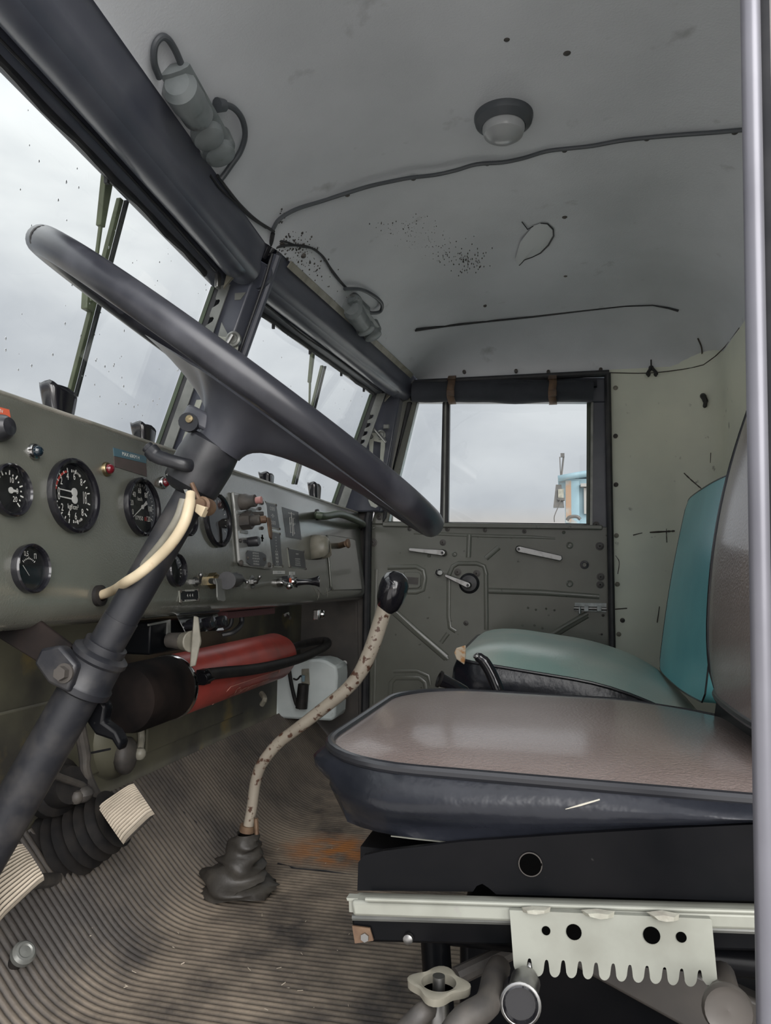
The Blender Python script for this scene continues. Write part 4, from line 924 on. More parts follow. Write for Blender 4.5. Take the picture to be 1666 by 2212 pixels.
AX = lambda t, side=0, out=0: WC + ca * t
t_c = thing('steering_column', 'thick dusty black steering column tube running down to the bulkhead', 'steering column', WC + ca * .75)
LEN = (onY(20, 1690, .80) - WC).length
m = MB(); m.tube([AX(.12), AX(.34)], .0215, 28); m.tube([AX(.33), AX(.36)], .0215, 28); m.build('upper_tube', M['column'], t_c)
m = MB(); L2 = (P2 - WC).length
m.tube([AX(L2 - .04), AX(L2 + .50)], .0275, 28); m.build('lower_tube', M['column'], t_c)
m = MB(); m.tube([AX(.33), AX(L2 + .02)], .0225, 28); m.build('middle_tube', M['column'], t_c)
cs = ca.cross(V((0, 1, 0))).normalized(); cs = cs if cs.x < 0 else -cs          # sideways, toward the front
co = ca.cross(cs).normalized(); co = co if co.y < 0 else -co                     # toward the camera
m = MB(); m.lathe([(.029, .0), (.036, .005), (.038, .03), (.0365, .066), (.030, .074), (.022, .078)], AX(.074) + cs * .008, ca, 36); sh = m.build('switch_shroud', M['black'], t_c)
m = MB()
c = AX(.074) + cs * .030 + co * .004
k_ = [c + cs * (.033 * math.cos(g)) + co * (.030 * math.sin(g)) - ca * .004 for g in [2 * PI * i / 22 for i in range(22)]]
m.prism(k_, -ca * .022); hb = m.build('switch_housing', M['wheelgrey'], t_c, bevel=.004)
m = MB(); m.prism([AX(.068) + cs * (.036 + .014 * math.cos(g)) + co * (.030 + .0) + (-ca) * (.012 * math.sin(g) - .002) for g in [2 * PI * i / 16 for i in range(16)]], co * .006); m.build('switch_window', M['black'], hb)
m = MB(); m.lathe([(.005, 0), (.005, .004), (0, .005)], AX(.066) + cs * .036 + co * .034, co, 12); m.build('screw', M['brass'], hb)
m = MB(); m.tube(spline([onY(412, 1006, .835), onY(395, 1003, .825), onY(360, 993, .82), onY(338, 985, .82), onY(325, 972, .82), onY(316, 963, .82)], 5), [.0085] * 6 + [.0085] * 5 + [.009] * 5 + [.010] * 5 + [.0075] * 4 + [.004], 12, flat=.7); m.build('indicator_stalk', M['black'], t_c)
m = MB()
m.prism([onY(u, v, .835) for u, v in [(376, 1008), (404, 1012), (402, 1026), (385, 1020)]], (0, .02, 0)); m.prism([onY(u, v, .84) for u, v in [(366, 1020), (378, 1018), (390, 1040), (392, 1052), (380, 1044)]], (0, .012, 0))
m.build('switch_terminal', M['ivory'], t_c, bevel=.001)
m = MB(); m.prism([onY(u, v, .838) for u, v in [(358, 1026), (376, 1006), (380, 1010), (364, 1028)]], (0, .01, 0)); m.prism([onY(u, v, .838) for u, v in [(390, 1040), (398, 1040), (408, 1066), (400, 1066)]], (0, .012, 0)); m.build('switch_clip', M['greysteel'], t_c)
m = MB(); m.prism([onY(u, v, .825) for u, v in [(424, 1088), (444, 1095), (434, 1117), (420, 1105)]], (0, .012, 0)); m.build('tape_tab', M['ivory'], t_c, bevel=.001)
m = MB(); c = AX(.152) - cs * .036 + co * .014; m.lathe([(.011, 0), (.011, .02), (.008, .022), (.007, .026), (0, .026)], c, co, 14); m.tube([AX(.135) + co * .034 - cs * .01, c + co * .02], .003, 8); m.build('clamp_screw', M['rust'], t_c)
pts = [onY(412, 1066, .81), onY(409, 1092, .80), onY(398, 1130, .795), onY(372, 1172, .80), onY(338, 1208, .81), onY(300, 1240, .812), onY(270, 1259, .83), DD(245, 1275, .04), DD(214, 1287, .0)]
m = MB(); m.tube(spline(pts, 6), [.0058] * 4 + [.0066] * 45, 14); m.build('cream_cable', M['ivory'], t_c)['label'] = 'aged cream cable sleeve'
pts = [onY(398, 1080, .83), onY(384, 1122, .825), onY(352, 1172, .83), onY(315, 1218, .84), onY(285, 1262, .86)]
m = MB(); m.tube(spline(pts, 6), .006, 12); m.build('grey_cable', M['grey'], t_c)
m = MB(); c = DD(212, 1287); m.lathe([(.015, -.002), (.015, .006), (.009, .008), (.008, .0)], c, DN, 22); m.build('cable_grommet', M['rubber'], dash)
# clamp half way down, with lug, bolt and bracket to the bulkhead
m = MB(); m.lathe([(.030, -.030), (.036, -.026), (.036, -.020), (.033, -.016), (.034, .012), (.037, .016), (.037, .024), (.030, .028)], P2, ca, 30); cl = m.build('column_clamp', M['column'], t_c)
m = MB(); c = P2 + cs * .020 + co * .022
m.prism([c + cs * a + ca * b for a, b in [(-.022, -.012), (.012, -.02), (.032, -.004), (.03, .016), (.0, .026), (-.03, .022)]], co * .022); m.build('clamp_lug', M['column'], cl, bevel=.004)
m = MB(); c = P2 + cs * .006 + co * .044 + ca * .004; m.lathe([(.012, 0), (.012, .003)], c, co, 20); m.lathe([(.0085, .003), (.0085, .012)], c, co, 6); m.build('clamp_bolt', M['dark'], cl)
m = MB(); m.prism([P2 + cs * .03 + co * .02 - ca * .02, P2 + cs * .03 + co * .02 + ca * .02, P2 + cs * .20 + co * .06 - V((0, 0, .015)), P2 + cs * .20 + co * .02 + V((0, 0, .035))], -co * .008); m.build('clamp_bracket', M['shadeblack'], cl, bevel=.002)
m = MB(); c = AX(L2 + .06) - cs * .024; m.prism([onY(u, v, .86) for u, v in [(190, 1500), (215, 1505), (228, 1528), (222, 1560), (250, 1580), (262, 1605), (255, 1625), (240, 1600), (205, 1588), (185, 1560)]], (0, .02, 0)); m.build('hanging_arm', M['blackpaint'], t_c, bevel=.004)

# ================================================================== GEAR LEVER
GY = 1.40
t = thing('gear_lever', 'bent scuffed gear lever with black ball knob rising from the floor', 'gear lever', onY(520, 1915, GY))
pts = [onY(u, v, GY) for u, v in [(536, 1790), (545, 1740), (552, 1690), (566, 1650), (600, 1607), (650, 1568), (705, 1525), (750, 1488), (780, 1450), (803, 1400), (820, 1350), (832, 1310)]]
q = spline(pts, 5); rs = [.0105 + .0030 * (i / len(q)) + (.002 if i > len(q) * .62 else 0) * min(1, (i - len(q) * .62) / 8 if i > len(q) * .62 else 0) for i in range(len(q))]
m = MB(); m.tube(q, rs, 16); m.build('lever_rod', M['lever'], t)
kd = (onY(851, 1268, GY) - onY(836, 1318, GY)).normalized(); kb = onY(836, 1318, GY)
m = MB(); m.lathe([(.012, -.004), (.020, .004), (.026, .020), (.0285, .040), (.0275, .056), (.021, .069), (.010, .076), (0, .077)], kb, kd, 36); m.build('knob', M['blackgloss'], t)
cen = [(533, 1800), (528, 1822), (522, 1846), (514, 1872), (508, 1896), (516, 1925)]; wid = [.020, .032, .036, .050, .062, .070]
rb = random.Random(2); rows = []
for j in range(26):
    f_ = j / 25 * 5; i = min(int(f_), 4); a = f_ - i
    c = onY(cen[i][0] * (1 - a) + cen[i + 1][0] * a, cen[i][1] * (1 - a) + cen[i + 1][1] * a, GY); wd = (wid[i] * (1 - a) + wid[i + 1] * a)
    rows.append([c + V((math.cos(g) * wd * (1 + .17 * math.sin(3 * g + j * .9) + .13 * math.sin(j * 1.5 + g) + .05 * math.sin(7 * g + 2 * j)), math.sin(g) * wd * (1 + .12 * math.sin(2 * g - j * .7)), .008 * math.sin(2 * g + j * .4) * (j / 25))) for g in [2 * PI * k / 28 for k in range(28)]])
m = MB(); m.grid(rows, True); m.build('gaiter', M['leather'], t, angle=70)
m = MB(); m.tube([onY(555, 1802, GY - .02), onY(553, 1768, GY - .02)], .0045, 8); m.tube([onY(534, 1796, GY), onY(536, 1782, GY)], .0155, 14); m.build('gaiter_tie', M['rust'], t)

# ================================================================== UNDER THE DASH
t = thing('fire_extinguisher', 'red fire extinguisher lying under the dashboard with black hose', 'extinguisher', V((-.78, 1.70, .335)))
def EX(y): return V((-.782, y, .396 + (y - 1.45) * .012))
m = MB(); m.lathe([(.062, 0), (.064, .006), (.064, .57), (.056, .605), (.032, .622), (0, .626)], EX(1.385), V((0, 1, .012)), 40); m.build('cylinder', M['red'], t)
m = MB(); m.lathe([(.0645, 0), (.0665, .005), (.0665, .010), (.0645, .014)], EX(1.382), V((0, 1, .012)), 40); m.build('chrome_band', M['chrome'], t)
m = MB(); m.lathe([(.040, 0), (.060, .012), (.064, .03), (.064, .165)], EX(1.225), V((0, 1, .012)), 36); m.build('shaded_base', M['shadeblack'], t)  # black base cap, darkened further to hold the shade under the dash
hs = [onX(447, 1457, -.705), onX(480, 1453, -.70), onX(560, 1444, -.69), onX(640, 1425, -.69), onX(690, 1404, -.70), onX(708, 1391, -.72), onX(700, 1384, -.76), onX(660, 1390, -.79), onX(615, 1405, -.80)]
m = MB(); m.tube(spline(hs, 6), .0125, 14); m.build('hose', M['rubber'], t)
m = MB(); c = onX(440, 1462, -.712); m.box(c, (.02, .030, .030)); m.lathe([(.013, -.02), (.013, .024)], c + V((.006, .0, 0)), V((0, 1, .1)), 16); m.build('hose_holder', M['blackpaint'], t, bevel=.002)
m = MB(); cc = EX(1.70) ; upv = V((.57, 0, .82)); rtv = V((0, 1, .012)); nn_ = V((.82, 0, -.57))
text(m, 'Sammutin', cc + nn_ * .0648 - upv * .006, rtv, upv, .040, sx=1.35, depth=.0004)
for v_ in range(len(m.v)): h_ = (m.v[v_] - cc).dot(upv); m.v[v_] += rtv * (h_ * .35) - nn_ * (.0648 - math.sqrt(max(0, .0648 ** 2 - h_ * h_)))
fr = [(-.17, -.030), (-.155, .012), (-.145, .018), (.15, .018), (.152, .010)]
m.tube([cc + rtv * a_ + upv * b_ + nn_ * (math.sqrt(.0646 ** 2 - b_ * b_)) for a_, b_ in fr], .0010, 5)
m.build('faded_script', mat('faded_script_red', (.55, .26, .21), .5), t, smooth=False, weld=False)
m = MB(); m.prism([onX(u, v, -.722) for u, v in [(429, 1481), (438, 1480), (437, 1500), (430, 1502)]], (-.004, 0, 0)); m.build('sticker', M['ivory'], t, smooth=False)
m = MB(); m.prism([onP(u, v, EX(1.9) + V((.036, 0, .0475)), V((.6, 0, .8))) for u, v in [(545, 1392), (568, 1388), (578, 1398), (557, 1404)]], V((.6, 0, .8)) * .0015); m.build('sticker', M['jug'], t, smooth=False)
m = MB(); m.tube(spline([onX(565, 1498, -.76), onX(572, 1510, -.74), onX(566, 1522, -.75)], 4), .007, 8); m.build('mount_clip', M['grey'], t)

t = thing('washer_reservoir', 'cloudy white plastic washer fluid tank in the far footwell corner', 'tank', V((-.80, 2.3, .17)))
yj = 2.24
q = [(592, 1436), (600, 1428), (690, 1424), (706, 1428), (727, 1440), (729, 1462), (724, 1550), (716, 1558), (600, 1552), (589, 1544), (588, 1500)]
m = MB(); m.prism([onY(u, v, yj) for u, v in q], (0, .12, 0)); m.build('tank', M['jug'], t, bevel=.008)
m = MB(); m.prism([onY(u, v, yj) for u, v in [(652, 1445), (668, 1444), (670, 1480), (652, 1480)]], (0, -.003, 0)); m.build('moulded_window', M['grey'], t, bevel=.002)
m = MB(); a = onY(656, 1478, yj - .022); b = onY(651, 1530, yj - .022); m.tube([a, b], [.017, .0185], 16); p_ = m.build('pump', M['rubber'], t)
m = MB(); m.lathe([(.005, 0), (.006, .018), (0, .02)], onY(655, 1472, yj - .02), (0, 0, 1), 10); m.build('blue_plug', M['bluepaint'], p_)
m = MB(); m.tube(spline([onY(624, 1440, yj - .02), onY(630, 1480, yj - .022), onY(640, 1520, yj - .022), onY(650, 1530, yj - .02)], 5), .006, 10); m.tube(spline([onY(634, 1466, yj - .012), onY(642, 1468, yj - .015), onY(650, 1460, yj - .015), onY(655, 1466, yj - .018)], 4), .0028, 8); m.build('hose', M['rubber'], t)
m = MB(); m.lathe([(.03, 0), (.03, .02), (.022, .024), (0, .024)], V((-.82, 2.30, .35)), (0, 0, 1), 20); m.build('filler_cap', M['rubber'], t)

# pedals
def pedal(quad, y, name, label_, arm, bel=None):
    c = onY(sum(p[0] for p in quad) / 4, sum(p[1] for p in quad) / 4, y)
    t = thing(name, label_, 'pedal', c - V((0, 0, .05)))
    tilt = .62                                           # pad leans forward: higher edge further toward the bulkhead
    P = [onY(u, v, y + d) for (u, v), d in zip(quad, (-.005, .03, .005, -.03))]
    nrm = (P[1] - P[0]).cross(P[3] - P[0]).normalized(); nrm = nrm if nrm.y < 0 else -nrm
    m = MB(); rows = []; nrb = 14
    for j in range(nrb * 4 + 1):
        f_ = j / (nrb * 4); a = P[0].lerp(P[3], f_); b = P[1].lerp(P[2], f_); hh = (0, .0042, .0050, .0042)[j % 4]
        row = []
        for k in range(9):
            g = k / 8; bow = .008 * (1 - (2 * f_ - 1) ** 2) + .006 * (1 - (2 * g - 1) ** 6)
            row.append(a.lerp(b, g) + nrm * (hh + bow) + (P[3] - P[0]) * (.06 * ((2 * g - 1) ** 4) * 0))
        rows.append(row)
    m.grid(rows); gr = [[p + nrm * .0016 for p in (a_, b_)] for a_, b_ in [(r_[0], r_[-1]) for r_ in rows[::4]]]; gv = [[p - nrm * 0 + nrm * .0016 for p in r_] for r_ in rows[::4]]
    ed = rows[0] + [r[-1] for r in rows[1:]] + rows[-1][-2::-1] + [r[0] for r in rows[-2:0:-1]]
    m.add(ed + [p - nrm * .012 for p in ed], [(i, (i + 1) % len(ed), (i + 1) % len(ed) + len(ed), i + len(ed)) for i in range(len(ed))])
    m.build('ribbed_pad', M['pad'], t, angle=25); m = MB(); m.grid(gv); m.build('pad_grooves', M['rubber'], t)
    m = MB(); m.prism([p - nrm * .010 + (p - c) * -.06 for p in P], -nrm * .010); m.build('pad_plate', M['dirt'], t, bevel=.003)
    m = MB(); m.tube(spline(arm, 5), .011, 12); m.build('pedal_arm', M['dirt'], t)
    if bel:
        a, b, r0, r1 = bel; prof = []; L_ = (b - a).length; nb = 7
        for i in range(nb * 4 + 1):
            f_ = i / (nb * 4); r = r0 + (r1 - r0) * f_; prof.append((r * (1 + .16 * math.cos(2 * PI * f_ * nb)), L_ * f_))
        m = MB(); m.lathe(prof, a, b - a, 26); m.build('bellows', M['rubber'], t, angle=80)
    return t
pedal([(213, 1746), (290, 1694), (330, 1752), (262, 1818)], 1.15, 'brake_pedal', 'ribbed beige brake pedal pad on a black bellows right of the column', [onY(262, 1765, 1.17), onY(170, 1800, 1.16), onF(95, 1850)], (onY(246, 1768, 1.165), onY(100, 1850, 1.15), .043, .058))
pedal([(-35, 1858), (48, 1824), (95, 1895), (-2, 1985)], .93, 'clutch_pedal', 'ribbed beige clutch pedal pad cut by the lower left picture edge', [onY(30, 1900, .95), onY(60, 1905, 1.0), onF(120, 1900)])
c = onF(27, 2086); t = thing('foot_switch', 'round worn metal foot button on the mat below the clutch pedal', 'switch', c)
m = MB(); nf = V((.7, -.25, .7)).normalized(); m.lathe([(.010, 0), (.010, .03)], c, nf, 16); m.build('button_stem', M['rubber'], t)
m = MB(); m.lathe([(.012, .026), (.0165, .029), (.0165, .037), (.013, .041), (.010, .0415), (.008, .040), (0, .041)], c, nf, 24); m.build('button_cap', M['greysteel'], t)
# throttle linkage on the bulkhead
t = thing('throttle_linkage', 'thin dark throttle rods and levers on the bulkhead behind the brake pedal', 'linkage', V((-.84, 1.3, .17)))
XL = -.79
m = MB(); m.tube(spline([onX(u, v, XL) for u, v in [(170, 1556), (176, 1590), (183, 1630), (184, 1660), (196, 1695), (215, 1730)]], 4), [.010] * 10 + [.009] * 10 + [.007], 10); m.build('bent_rod', M['dirt'], t)
m = MB(); m.tube([onX(110, 1672, XL), onX(200, 1704, XL)], .006, 10); m.build('cross_rod', M['dirt'], t)
m = MB(); m.ball(onX(178, 1715, XL), .018, 12, (1, 1, .8)); m.ball(onX(165, 1722, XL), .012, 10); m.build('ball_joint', M['dirt'], t)
m = MB(); m.tube([onX(190, 1628, XL), onX(238, 1618, XL)], .002, 6); m.build('return_spring', M['seal'], t)
m = MB(); m.lathe([(.05, 0), (.048, .02), (.036, .03), (.03, .06), (0, .062)], onX(108, 1700, -.85), V((.9, -.3, .2)), 24); m.build('rubber_cup', M['rubber'], t)
m = MB(); m.tube(spline([onX(300, 1558, -.83), onX(306, 1590, -.83), onX(302, 1625, -.82)], 4), .007, 10); m.ball(onX(302, 1628, -.82), .013, 10); m.build('short_link', M['grey'], t)
m = MB(); m.ball(onX(272, 1632, -.84), .034, 14, (.6, .9, 1.1)); m.build('grease_lump', M['dirt'], t)

# ================================================================== SEATS
def outline(x0, x1, y0, y1, r, n=9, bow=0.0):
    pts = []
    for cx_, cy_, a0 in ((x1 - r, y1 - r, 0), (x0 + r, y1 - r, 90), (x0 + r, y0 + r, 180), (x1 - r, y0 + r, 270)):
        for k in range(n + 1):
            g = math.radians(a0 + 90 * k / n); pts.append((cx_ + r * math.cos(g), cy_ + r * math.sin(g)))
    out = []
    for i, (a, b) in enumerate(pts):               # fill the straight runs
        c, d = pts[(i + 1) % len(pts)]; out.append((a, b)); L_ = math.hypot(c - a, d - b); k = int(L_ / .04)
        for j in range(1, k): out.append((a + (c - a) * j / k, b + (d - b) * j / k))
    return out
def cushion(t, ol, zt, crown, side_h, mtop, mside, bulge=.012, rim=.006, piping=True, wr=0.0, seed=1, top_name='seat_top', side_name='seat_side', zb=None):
    """top panel, side band and piping from an outline; zt(x,y) is the seam height"""
    cxm = sum(p[0] for p in ol) / len(ol); cym = sum(p[1] for p in ol) / len(ol); rr = random.Random(seed)
    rows = []; K_ = 12
    for j in range(K_ + 1):
        f_ = 1 - j / K_; row = []
        for (a, b) in ol:
            x = cxm + (a - cxm) * f_; y = cym + (b - cym) * f_
            row.append(V((x, y, zt(x, y) + crown * (1 - f_ ** 4) ** .8)))
        rows.append(row)
    m = MB(); m.grid([r for r in rows[:-1]], True); m.add(rows[-2] + [rows[-1][0]], [(i, (i + 1) % len(ol), len(ol)) for i in range(len(ol))])
    top = m.build(top_name, mtop, t, angle=80)
    rows = []; n = len(ol)
    for j in range(9):
        f_ = j / 8; row = []
        for i, (a, b) in enumerate(ol):
            a2, b2 = ol[(i + 1) % n]; a0, b0 = ol[i - 1]; tx, ty = a2 - a0, b2 - b0; l = math.hypot(tx, ty); nx, ny = ty / l, -tx / l
            o = bulge * math.sin(PI * min(1, f_ * 1.15)) + wr * math.sin(i * .8 + 3 * f_) * math.sin(PI * f_) * rr.uniform(.3, 1)
            zb_ = zb(a, b) if zb else zt(a, b) - side_h
            row.append(V((a + nx * o, b + ny * o, zt(a, b) * (1 - f_) + zb_ * f_)))
        rows.append(row)
    m = MB(); m.grid(rows, True); m.add(rows[-1], [tuple(range(n))]); m.build(side_name, mside, t, angle=80)
    if piping:
        m = MB(); m.tube([V((a, b, zt(a, b) + .001)) for a, b in ol] + [V((ol[0][0], ol[0][1], zt(*ol[0]) + .001)), V((ol[1][0], ol[1][1], zt(*ol[1]) + .001))], rim, 10, False); m.build('piping', M['pipe'], t)
    return top
# --- driver's seat
ds = thing('driver_seat', "driver's seat with worn brown vinyl cushion, black vinyl sides and sliding steel base", 'seat', V((.05, .92, .02)))
zt = lambda x, y: .446 - .012 * (x + .23) - .060 * max(0, x - .08) * max(0, y - .69) / .3
ol = outline(-.245, .27, .685, 1.175, .115)
cushion(ds, ol, zt, .016, .075, M['vinyl'], M['vinylblack'], .014, .0055, wr=.006, seed=4, zb=lambda x, y: .386 + .17 * max(0, (x + .06)) + (.02 if x < -.215 else 0))
m = MB()
for i in range(14):
    x = .05 + .0085 * i; a = V((x, .683, zt(x, .683) - .010)); m.tube([a, a + V((.004, 0, .001))], .0011, 5)
for i in range(9):
    y = 1.05 - .028 * i; a = V((.262, y, zt(.262, y) + .004)); m.tube([a, a + V((0, .010, .0))], .0018, 5)
m.build('stitching', M['thread'], ds)
m = MB(); m.tube([onY(1222, 1748, .670), onY(1255, 1739, .668), onY(1296, 1727, .670)], [.0003, .0009, .0006], 6); m.build('tear', M['thread'], ds)
m = MB(); m.tube([onY(845, 1806, .692), onY(900, 1812, .690), onY(1000, 1823, .686)], [.0006, .0010, .0006], 6); m.build('pan_lip', M['steelcream'], ds)
# backrest
def back(t, x0, zlo, x1, zhi, ya, yb, th, mt, mside, wtop=1.0, bow=.02, r=.06, name='backrest', pr=.0045, cr=.22):
    rows = []; n = 22; prof = []
    for k in range(n + 1): prof.append(k / n)
    M_ = 24
    for j in range(M_ + 1):
        f_ = j / M_; z = zlo + (zhi - zlo) * f_; xx = x0 + (x1 - x0) * f_ - bow * math.sin(PI * f_) * .6
        w_ = (yb - ya) / 2 * (1 - (1 - wtop) * f_); cy_ = (ya + yb) / 2
        e0 = min(1, f_ * (zhi - zlo) / r); e1 = min(1, (1 - f_) * (zhi - zlo) / r)
        sh = lambda q: 1 - (1 - math.sqrt(max(0, 1 - (1 - q) ** 2))) * cr
        w_ *= sh(e0) * sh(e1)
        row = []
        for k in range(n + 1):
            s = -1 + 2 * k / n; row.append(V((xx - .018 * (1 - abs(s) ** 3), cy_ + w_ * s, z)))
        rows.append(row)
    m = MB(); m.grid(rows); front = m.build(name, mt, t, angle=80)
    loop = rows[0] + [r_[-1] for r_ in rows[1:]] + rows[-1][-2::-1] + [r_[0] for r_ in rows[-2:0:-1]]
    m = MB(); L2_ = [p + V((th, 0, .0)) for p in loop]; L1 = [p + V((th * .5, (p.y - (ya + yb) / 2) * .03, 0)) for p in loop]
    m.grid([loop, L1, L2_], True); m.add(L2_, [tuple(range(len(L2_)))]); m.build('backrest_shell', mside, t, angle=60)
    m = MB(); m.tube(loop + loop[:2], pr, 8, False); m.build('piping', M['pipe'], t)
back(ds, .207, .474, .315, .99, .70, 1.185, .07, M['vinyl'], M['vinylblack'], .93, .05, .10, cr=.27)
m = MB(); m.prism([V((.212, .72, .40)), V((.218, .72, .52)), V((.218, 1.14, .52)), V((.200, 1.14, .40))], (.03, 0, 0)); m.build('back_bracket', M['blackpaint'], ds, bevel=.004)
# sliding base
BY = .675
m = MB(); q = [(774, 1863), (786, 1848), (830, 1838), (1000, 1818), (1250, 1801), (1460, 1789), (1760, 1775), (1760, 1950), (1072, 1932), (1056, 1918), (1042, 1909), (1030, 1914), (1022, 1926), (772, 1924)]
plate_pts = [onY(u, v, BY) for u, v in q]
m.prism(plate_pts, (0, .006, 0)); m.build('base_side_plate', M['blackpaint'], ds, smooth=False)
m = MB(); c = onY(1146, 1867, BY - .0008); m.lathe([(.0092, 0), (.0092, .001), (0, .001)], c, (0, -1, 0), 24); m.build('plate_hole', M['hole'], ds)
m = MB(); m.tube([c + V((math.cos(2 * PI * k / 28) * .0097, -.0006, math.sin(2 * PI * k / 28) * .0097)) for k in range(30)], .0006, 6, False); m.build('hole_rim', M['dark'], ds)
m = MB(); m.box((.03, .93, .355), (.44, .44, .02)); m.build('cushion_pan', M['blackpaint'], ds)
m = MB(); m.prism([onY(u, v, BY + .012) for u, v in [(772, 1925), (1760, 1952), (1760, 1990), (776, 1958)]], (0, -.022, 0)); rl = m.build('slide_rail', M['steelcream'], ds, bevel=.003)
m = MB(); m.prism([onY(u, v, BY + .005) for u, v in [(755, 1930), (780, 1931), (780, 1936), (757, 1936)]], (0, -.01, 0)); m.prism([onY(u, v, BY + .004) for u, v in [(759, 1936), (780, 1936), (780, 1964), (760, 1962)]], (0, -.008, 0)); m.build('rail_end', M['steelcream'], rl)
m = MB(); m.tube([onY(790, 1943, BY - .011), onY(1100, 1953, BY - .011), onY(1700, 1972, BY - .011)], .0018, 8); m.build('rail_groove', M['steelcream'], rl)
m = MB(); m.prism([onY(u, v, BY + .01) for u, v in [(758, 1978), (1100, 1985), (1760, 2008), (1760, 2060), (1100, 2045), (764, 2036)]], (0, .03, 0)); lr = m.build('lower_rail', M['blackpaint'], ds, bevel=.003)
m = MB(); m.tube([onY(762, 1981, BY + .01), onY(1100, 1990, BY + .01), onY(1700, 2012, BY + .01)], .003, 8); m.build('rail_bead', M['greysteel'], lr)
m = MB(); m.lathe([(.0048, 0), (.0044, .004), (.002, .005)], onY(883, 2026, BY + .009), (0, -1, 0), 14); m.lathe([(.004, 0), (.004, .004)], onY(790, 2022, BY + .009), (0, -1, 0), 6); m.build('rail_screw', M['alu'], lr)
m = MB(); m.prism([onY(u, v, BY + .009) for u, v in [(762, 1998), (800, 2003), (808, 2030), (768, 2036)]], (0, -.002, 0)); m.build('chipped_end', M['rust'], lr, smooth=False)
# toothed stop plate
PY = BY - .016; q = [(1101, 1966), (1535, 1985), (1538, 1988), (1551, 2126), (1545, 2132), (1526, 2127), (1515, 2112)]
teeth = []
gaps = [(1512, 2097), (1473, 2094), (1436, 2091), (1398, 2088), (1361, 2086), (1325, 2083), (1288, 2081), (1253, 2078), (1217, 2076), (1181, 2075), (1144, 2072)]
for i, (gu, gv) in enumerate(gaps):
    teeth += [(gu + 6, gv + 18), (gu + 4.5, gv + 6), (gu + 3, gv), (gu, gv - 2), (gu - 3, gv), (gu - 4.5, gv + 6), (gu - 6, gv + 18)]
    if i + 1 < len(gaps):
        nu, nv = gaps[i + 1]
        for k in range(1, 10):
            g = PI * k / 10; teeth.append(((gu + nu) / 2 + (gu - nu - 12) / 2 * math.cos(g), (gv + nv) / 2 + 18 + 18 * math.sin(g)))
    else: teeth += [(1134, 2098), (1124, 2104), (1114, 2098), (1110, 2086)]
holes = [(1180, 2010, .0035), (1240, 2013, .0062), (1408, 2020, .0066), (1472, 2024, .004)]
m = MB(); m.prism([onY(u, v, PY) for u, v in q + teeth], (0, .005, 0)); tp = m.build('toothed_stop_plate', M['steelcream'], ds, smooth=False)
for u, v, r in holes:
    m = MB(); m.lathe([(r, 0), (r, .0008), (0, .0008)], onY(u, v, PY), (0, -1, 0), 20); m.build('bolt_hole', M['hole'], tp)
for a in ([(1127, 1960), (1150, 1957), (1190, 1959), (1188, 1970), (1160, 1974), (1130, 1970)], [(1255, 1965), (1290, 1963), (1328, 1968), (1326, 1982), (1300, 1985), (1262, 1976)], [(1396, 1970), (1430, 1966), (1468, 1974), (1466, 1988), (1440, 1990), (1412, 1984)]):
    m = MB(); P = [onY(u, v, PY) for u, v in a]; c = sum(P, V()) / len(P) + V((0, -.005, 0)); P2_ = [p.lerp(c, .4) + V((0, -.003, 0)) for p in P]; n = len(P)
    m.add(P + P2_ + [c], [(i, (i + 1) % n, n + (i + 1) % n, n + i) for i in range(n)] + [(n + i, n + (i + 1) % n, 2 * n) for i in range(n)]); m.build('weld_bead', M['weld'], tp)
# locking pin and handle, wing nut, tubes of the seat frame
m = MB(); m.tube([onY(1146, 2080, PY + .004), onY(1138, 2110, PY + .0)], [.0022, .004], 10); m.lathe([(.008, 0), (.012, .006), (.012, .018)], onY(1140, 2102, PY - .002), onY(1128, 2150, PY - .02) - onY(1140, 2102, PY - .002), 14); m.build('locking_pin', M['alu'], ds)
m = MB(); c = onY(1124, 2164, PY - .02); d = V((.1, -1, .15)).normalized(); m.tube([c - d * .02, c + d * .0], .014, 18); m.lathe([(.0155, 0), (.0165, .005), (.013, .008), (.012, .004), (0, .004)], c, d, 22); m.build('pull_handle', M['blackgloss'], ds)
a_ = d.cross(V((0, 0, 1))).normalized(); b_ = d.cross(a_); m = MB(); m.tube([c + d * .005 + (a_ * math.cos(2 * PI * k / 28) + b_ * math.sin(2 * PI * k / 28)) * .0145 for k in range(30)], .0022, 8, False); m.build('handle_ring', M['alu'], ds)
wc = onY(948, 2138, .64); m = MB(); rows = []
for h, s in ((0, 1), (.006, 1.02), (.007, .92)):
    rows.append([wc + V((math.cos(g) * .0225 * s * (1 + .16 * math.cos(4 * g)), math.sin(g) * .0225 * s * (1 + .16 * math.cos(4 * g)), h)) for g in [2 * PI * k / 40 for k in range(40)]])
rows.append([wc + V((math.cos(g) * .0145, math.sin(g) * .0145, .006)) for g in [2 * PI * k / 40 for k in range(40)]]); rows.append([wc + V((math.cos(g) * .0145, math.sin(g) * .0145, -.002)) for g in [2 * PI * k / 40 for k in range(40)]])
m.grid(rows, True); m.lathe([(.015, -.002), (.0, -.002)], wc, (0, 0, 1), 30); nut = m.build('hand_nut', M['grey'], ds, angle=40)
m = MB(); m.tube([wc - V((0, 0, .06)), wc + V((0, 0, .011))], .0052, 12); m.lathe([(.010, -.03), (.008, -.002)], wc, (0, 0, 1), 14); m.build('stud', M['alu'], nut)
m = MB(); m.prism([wc + V((-.030, -.004, -.028)), wc + V((.028, -.004, -.022)), wc + V((.034, .02, -.034)), wc + V((-.028, .02, -.046))], (0, 0, -.004)); m.build('adjuster_bracket', M['grey'], ds, bevel=.002)
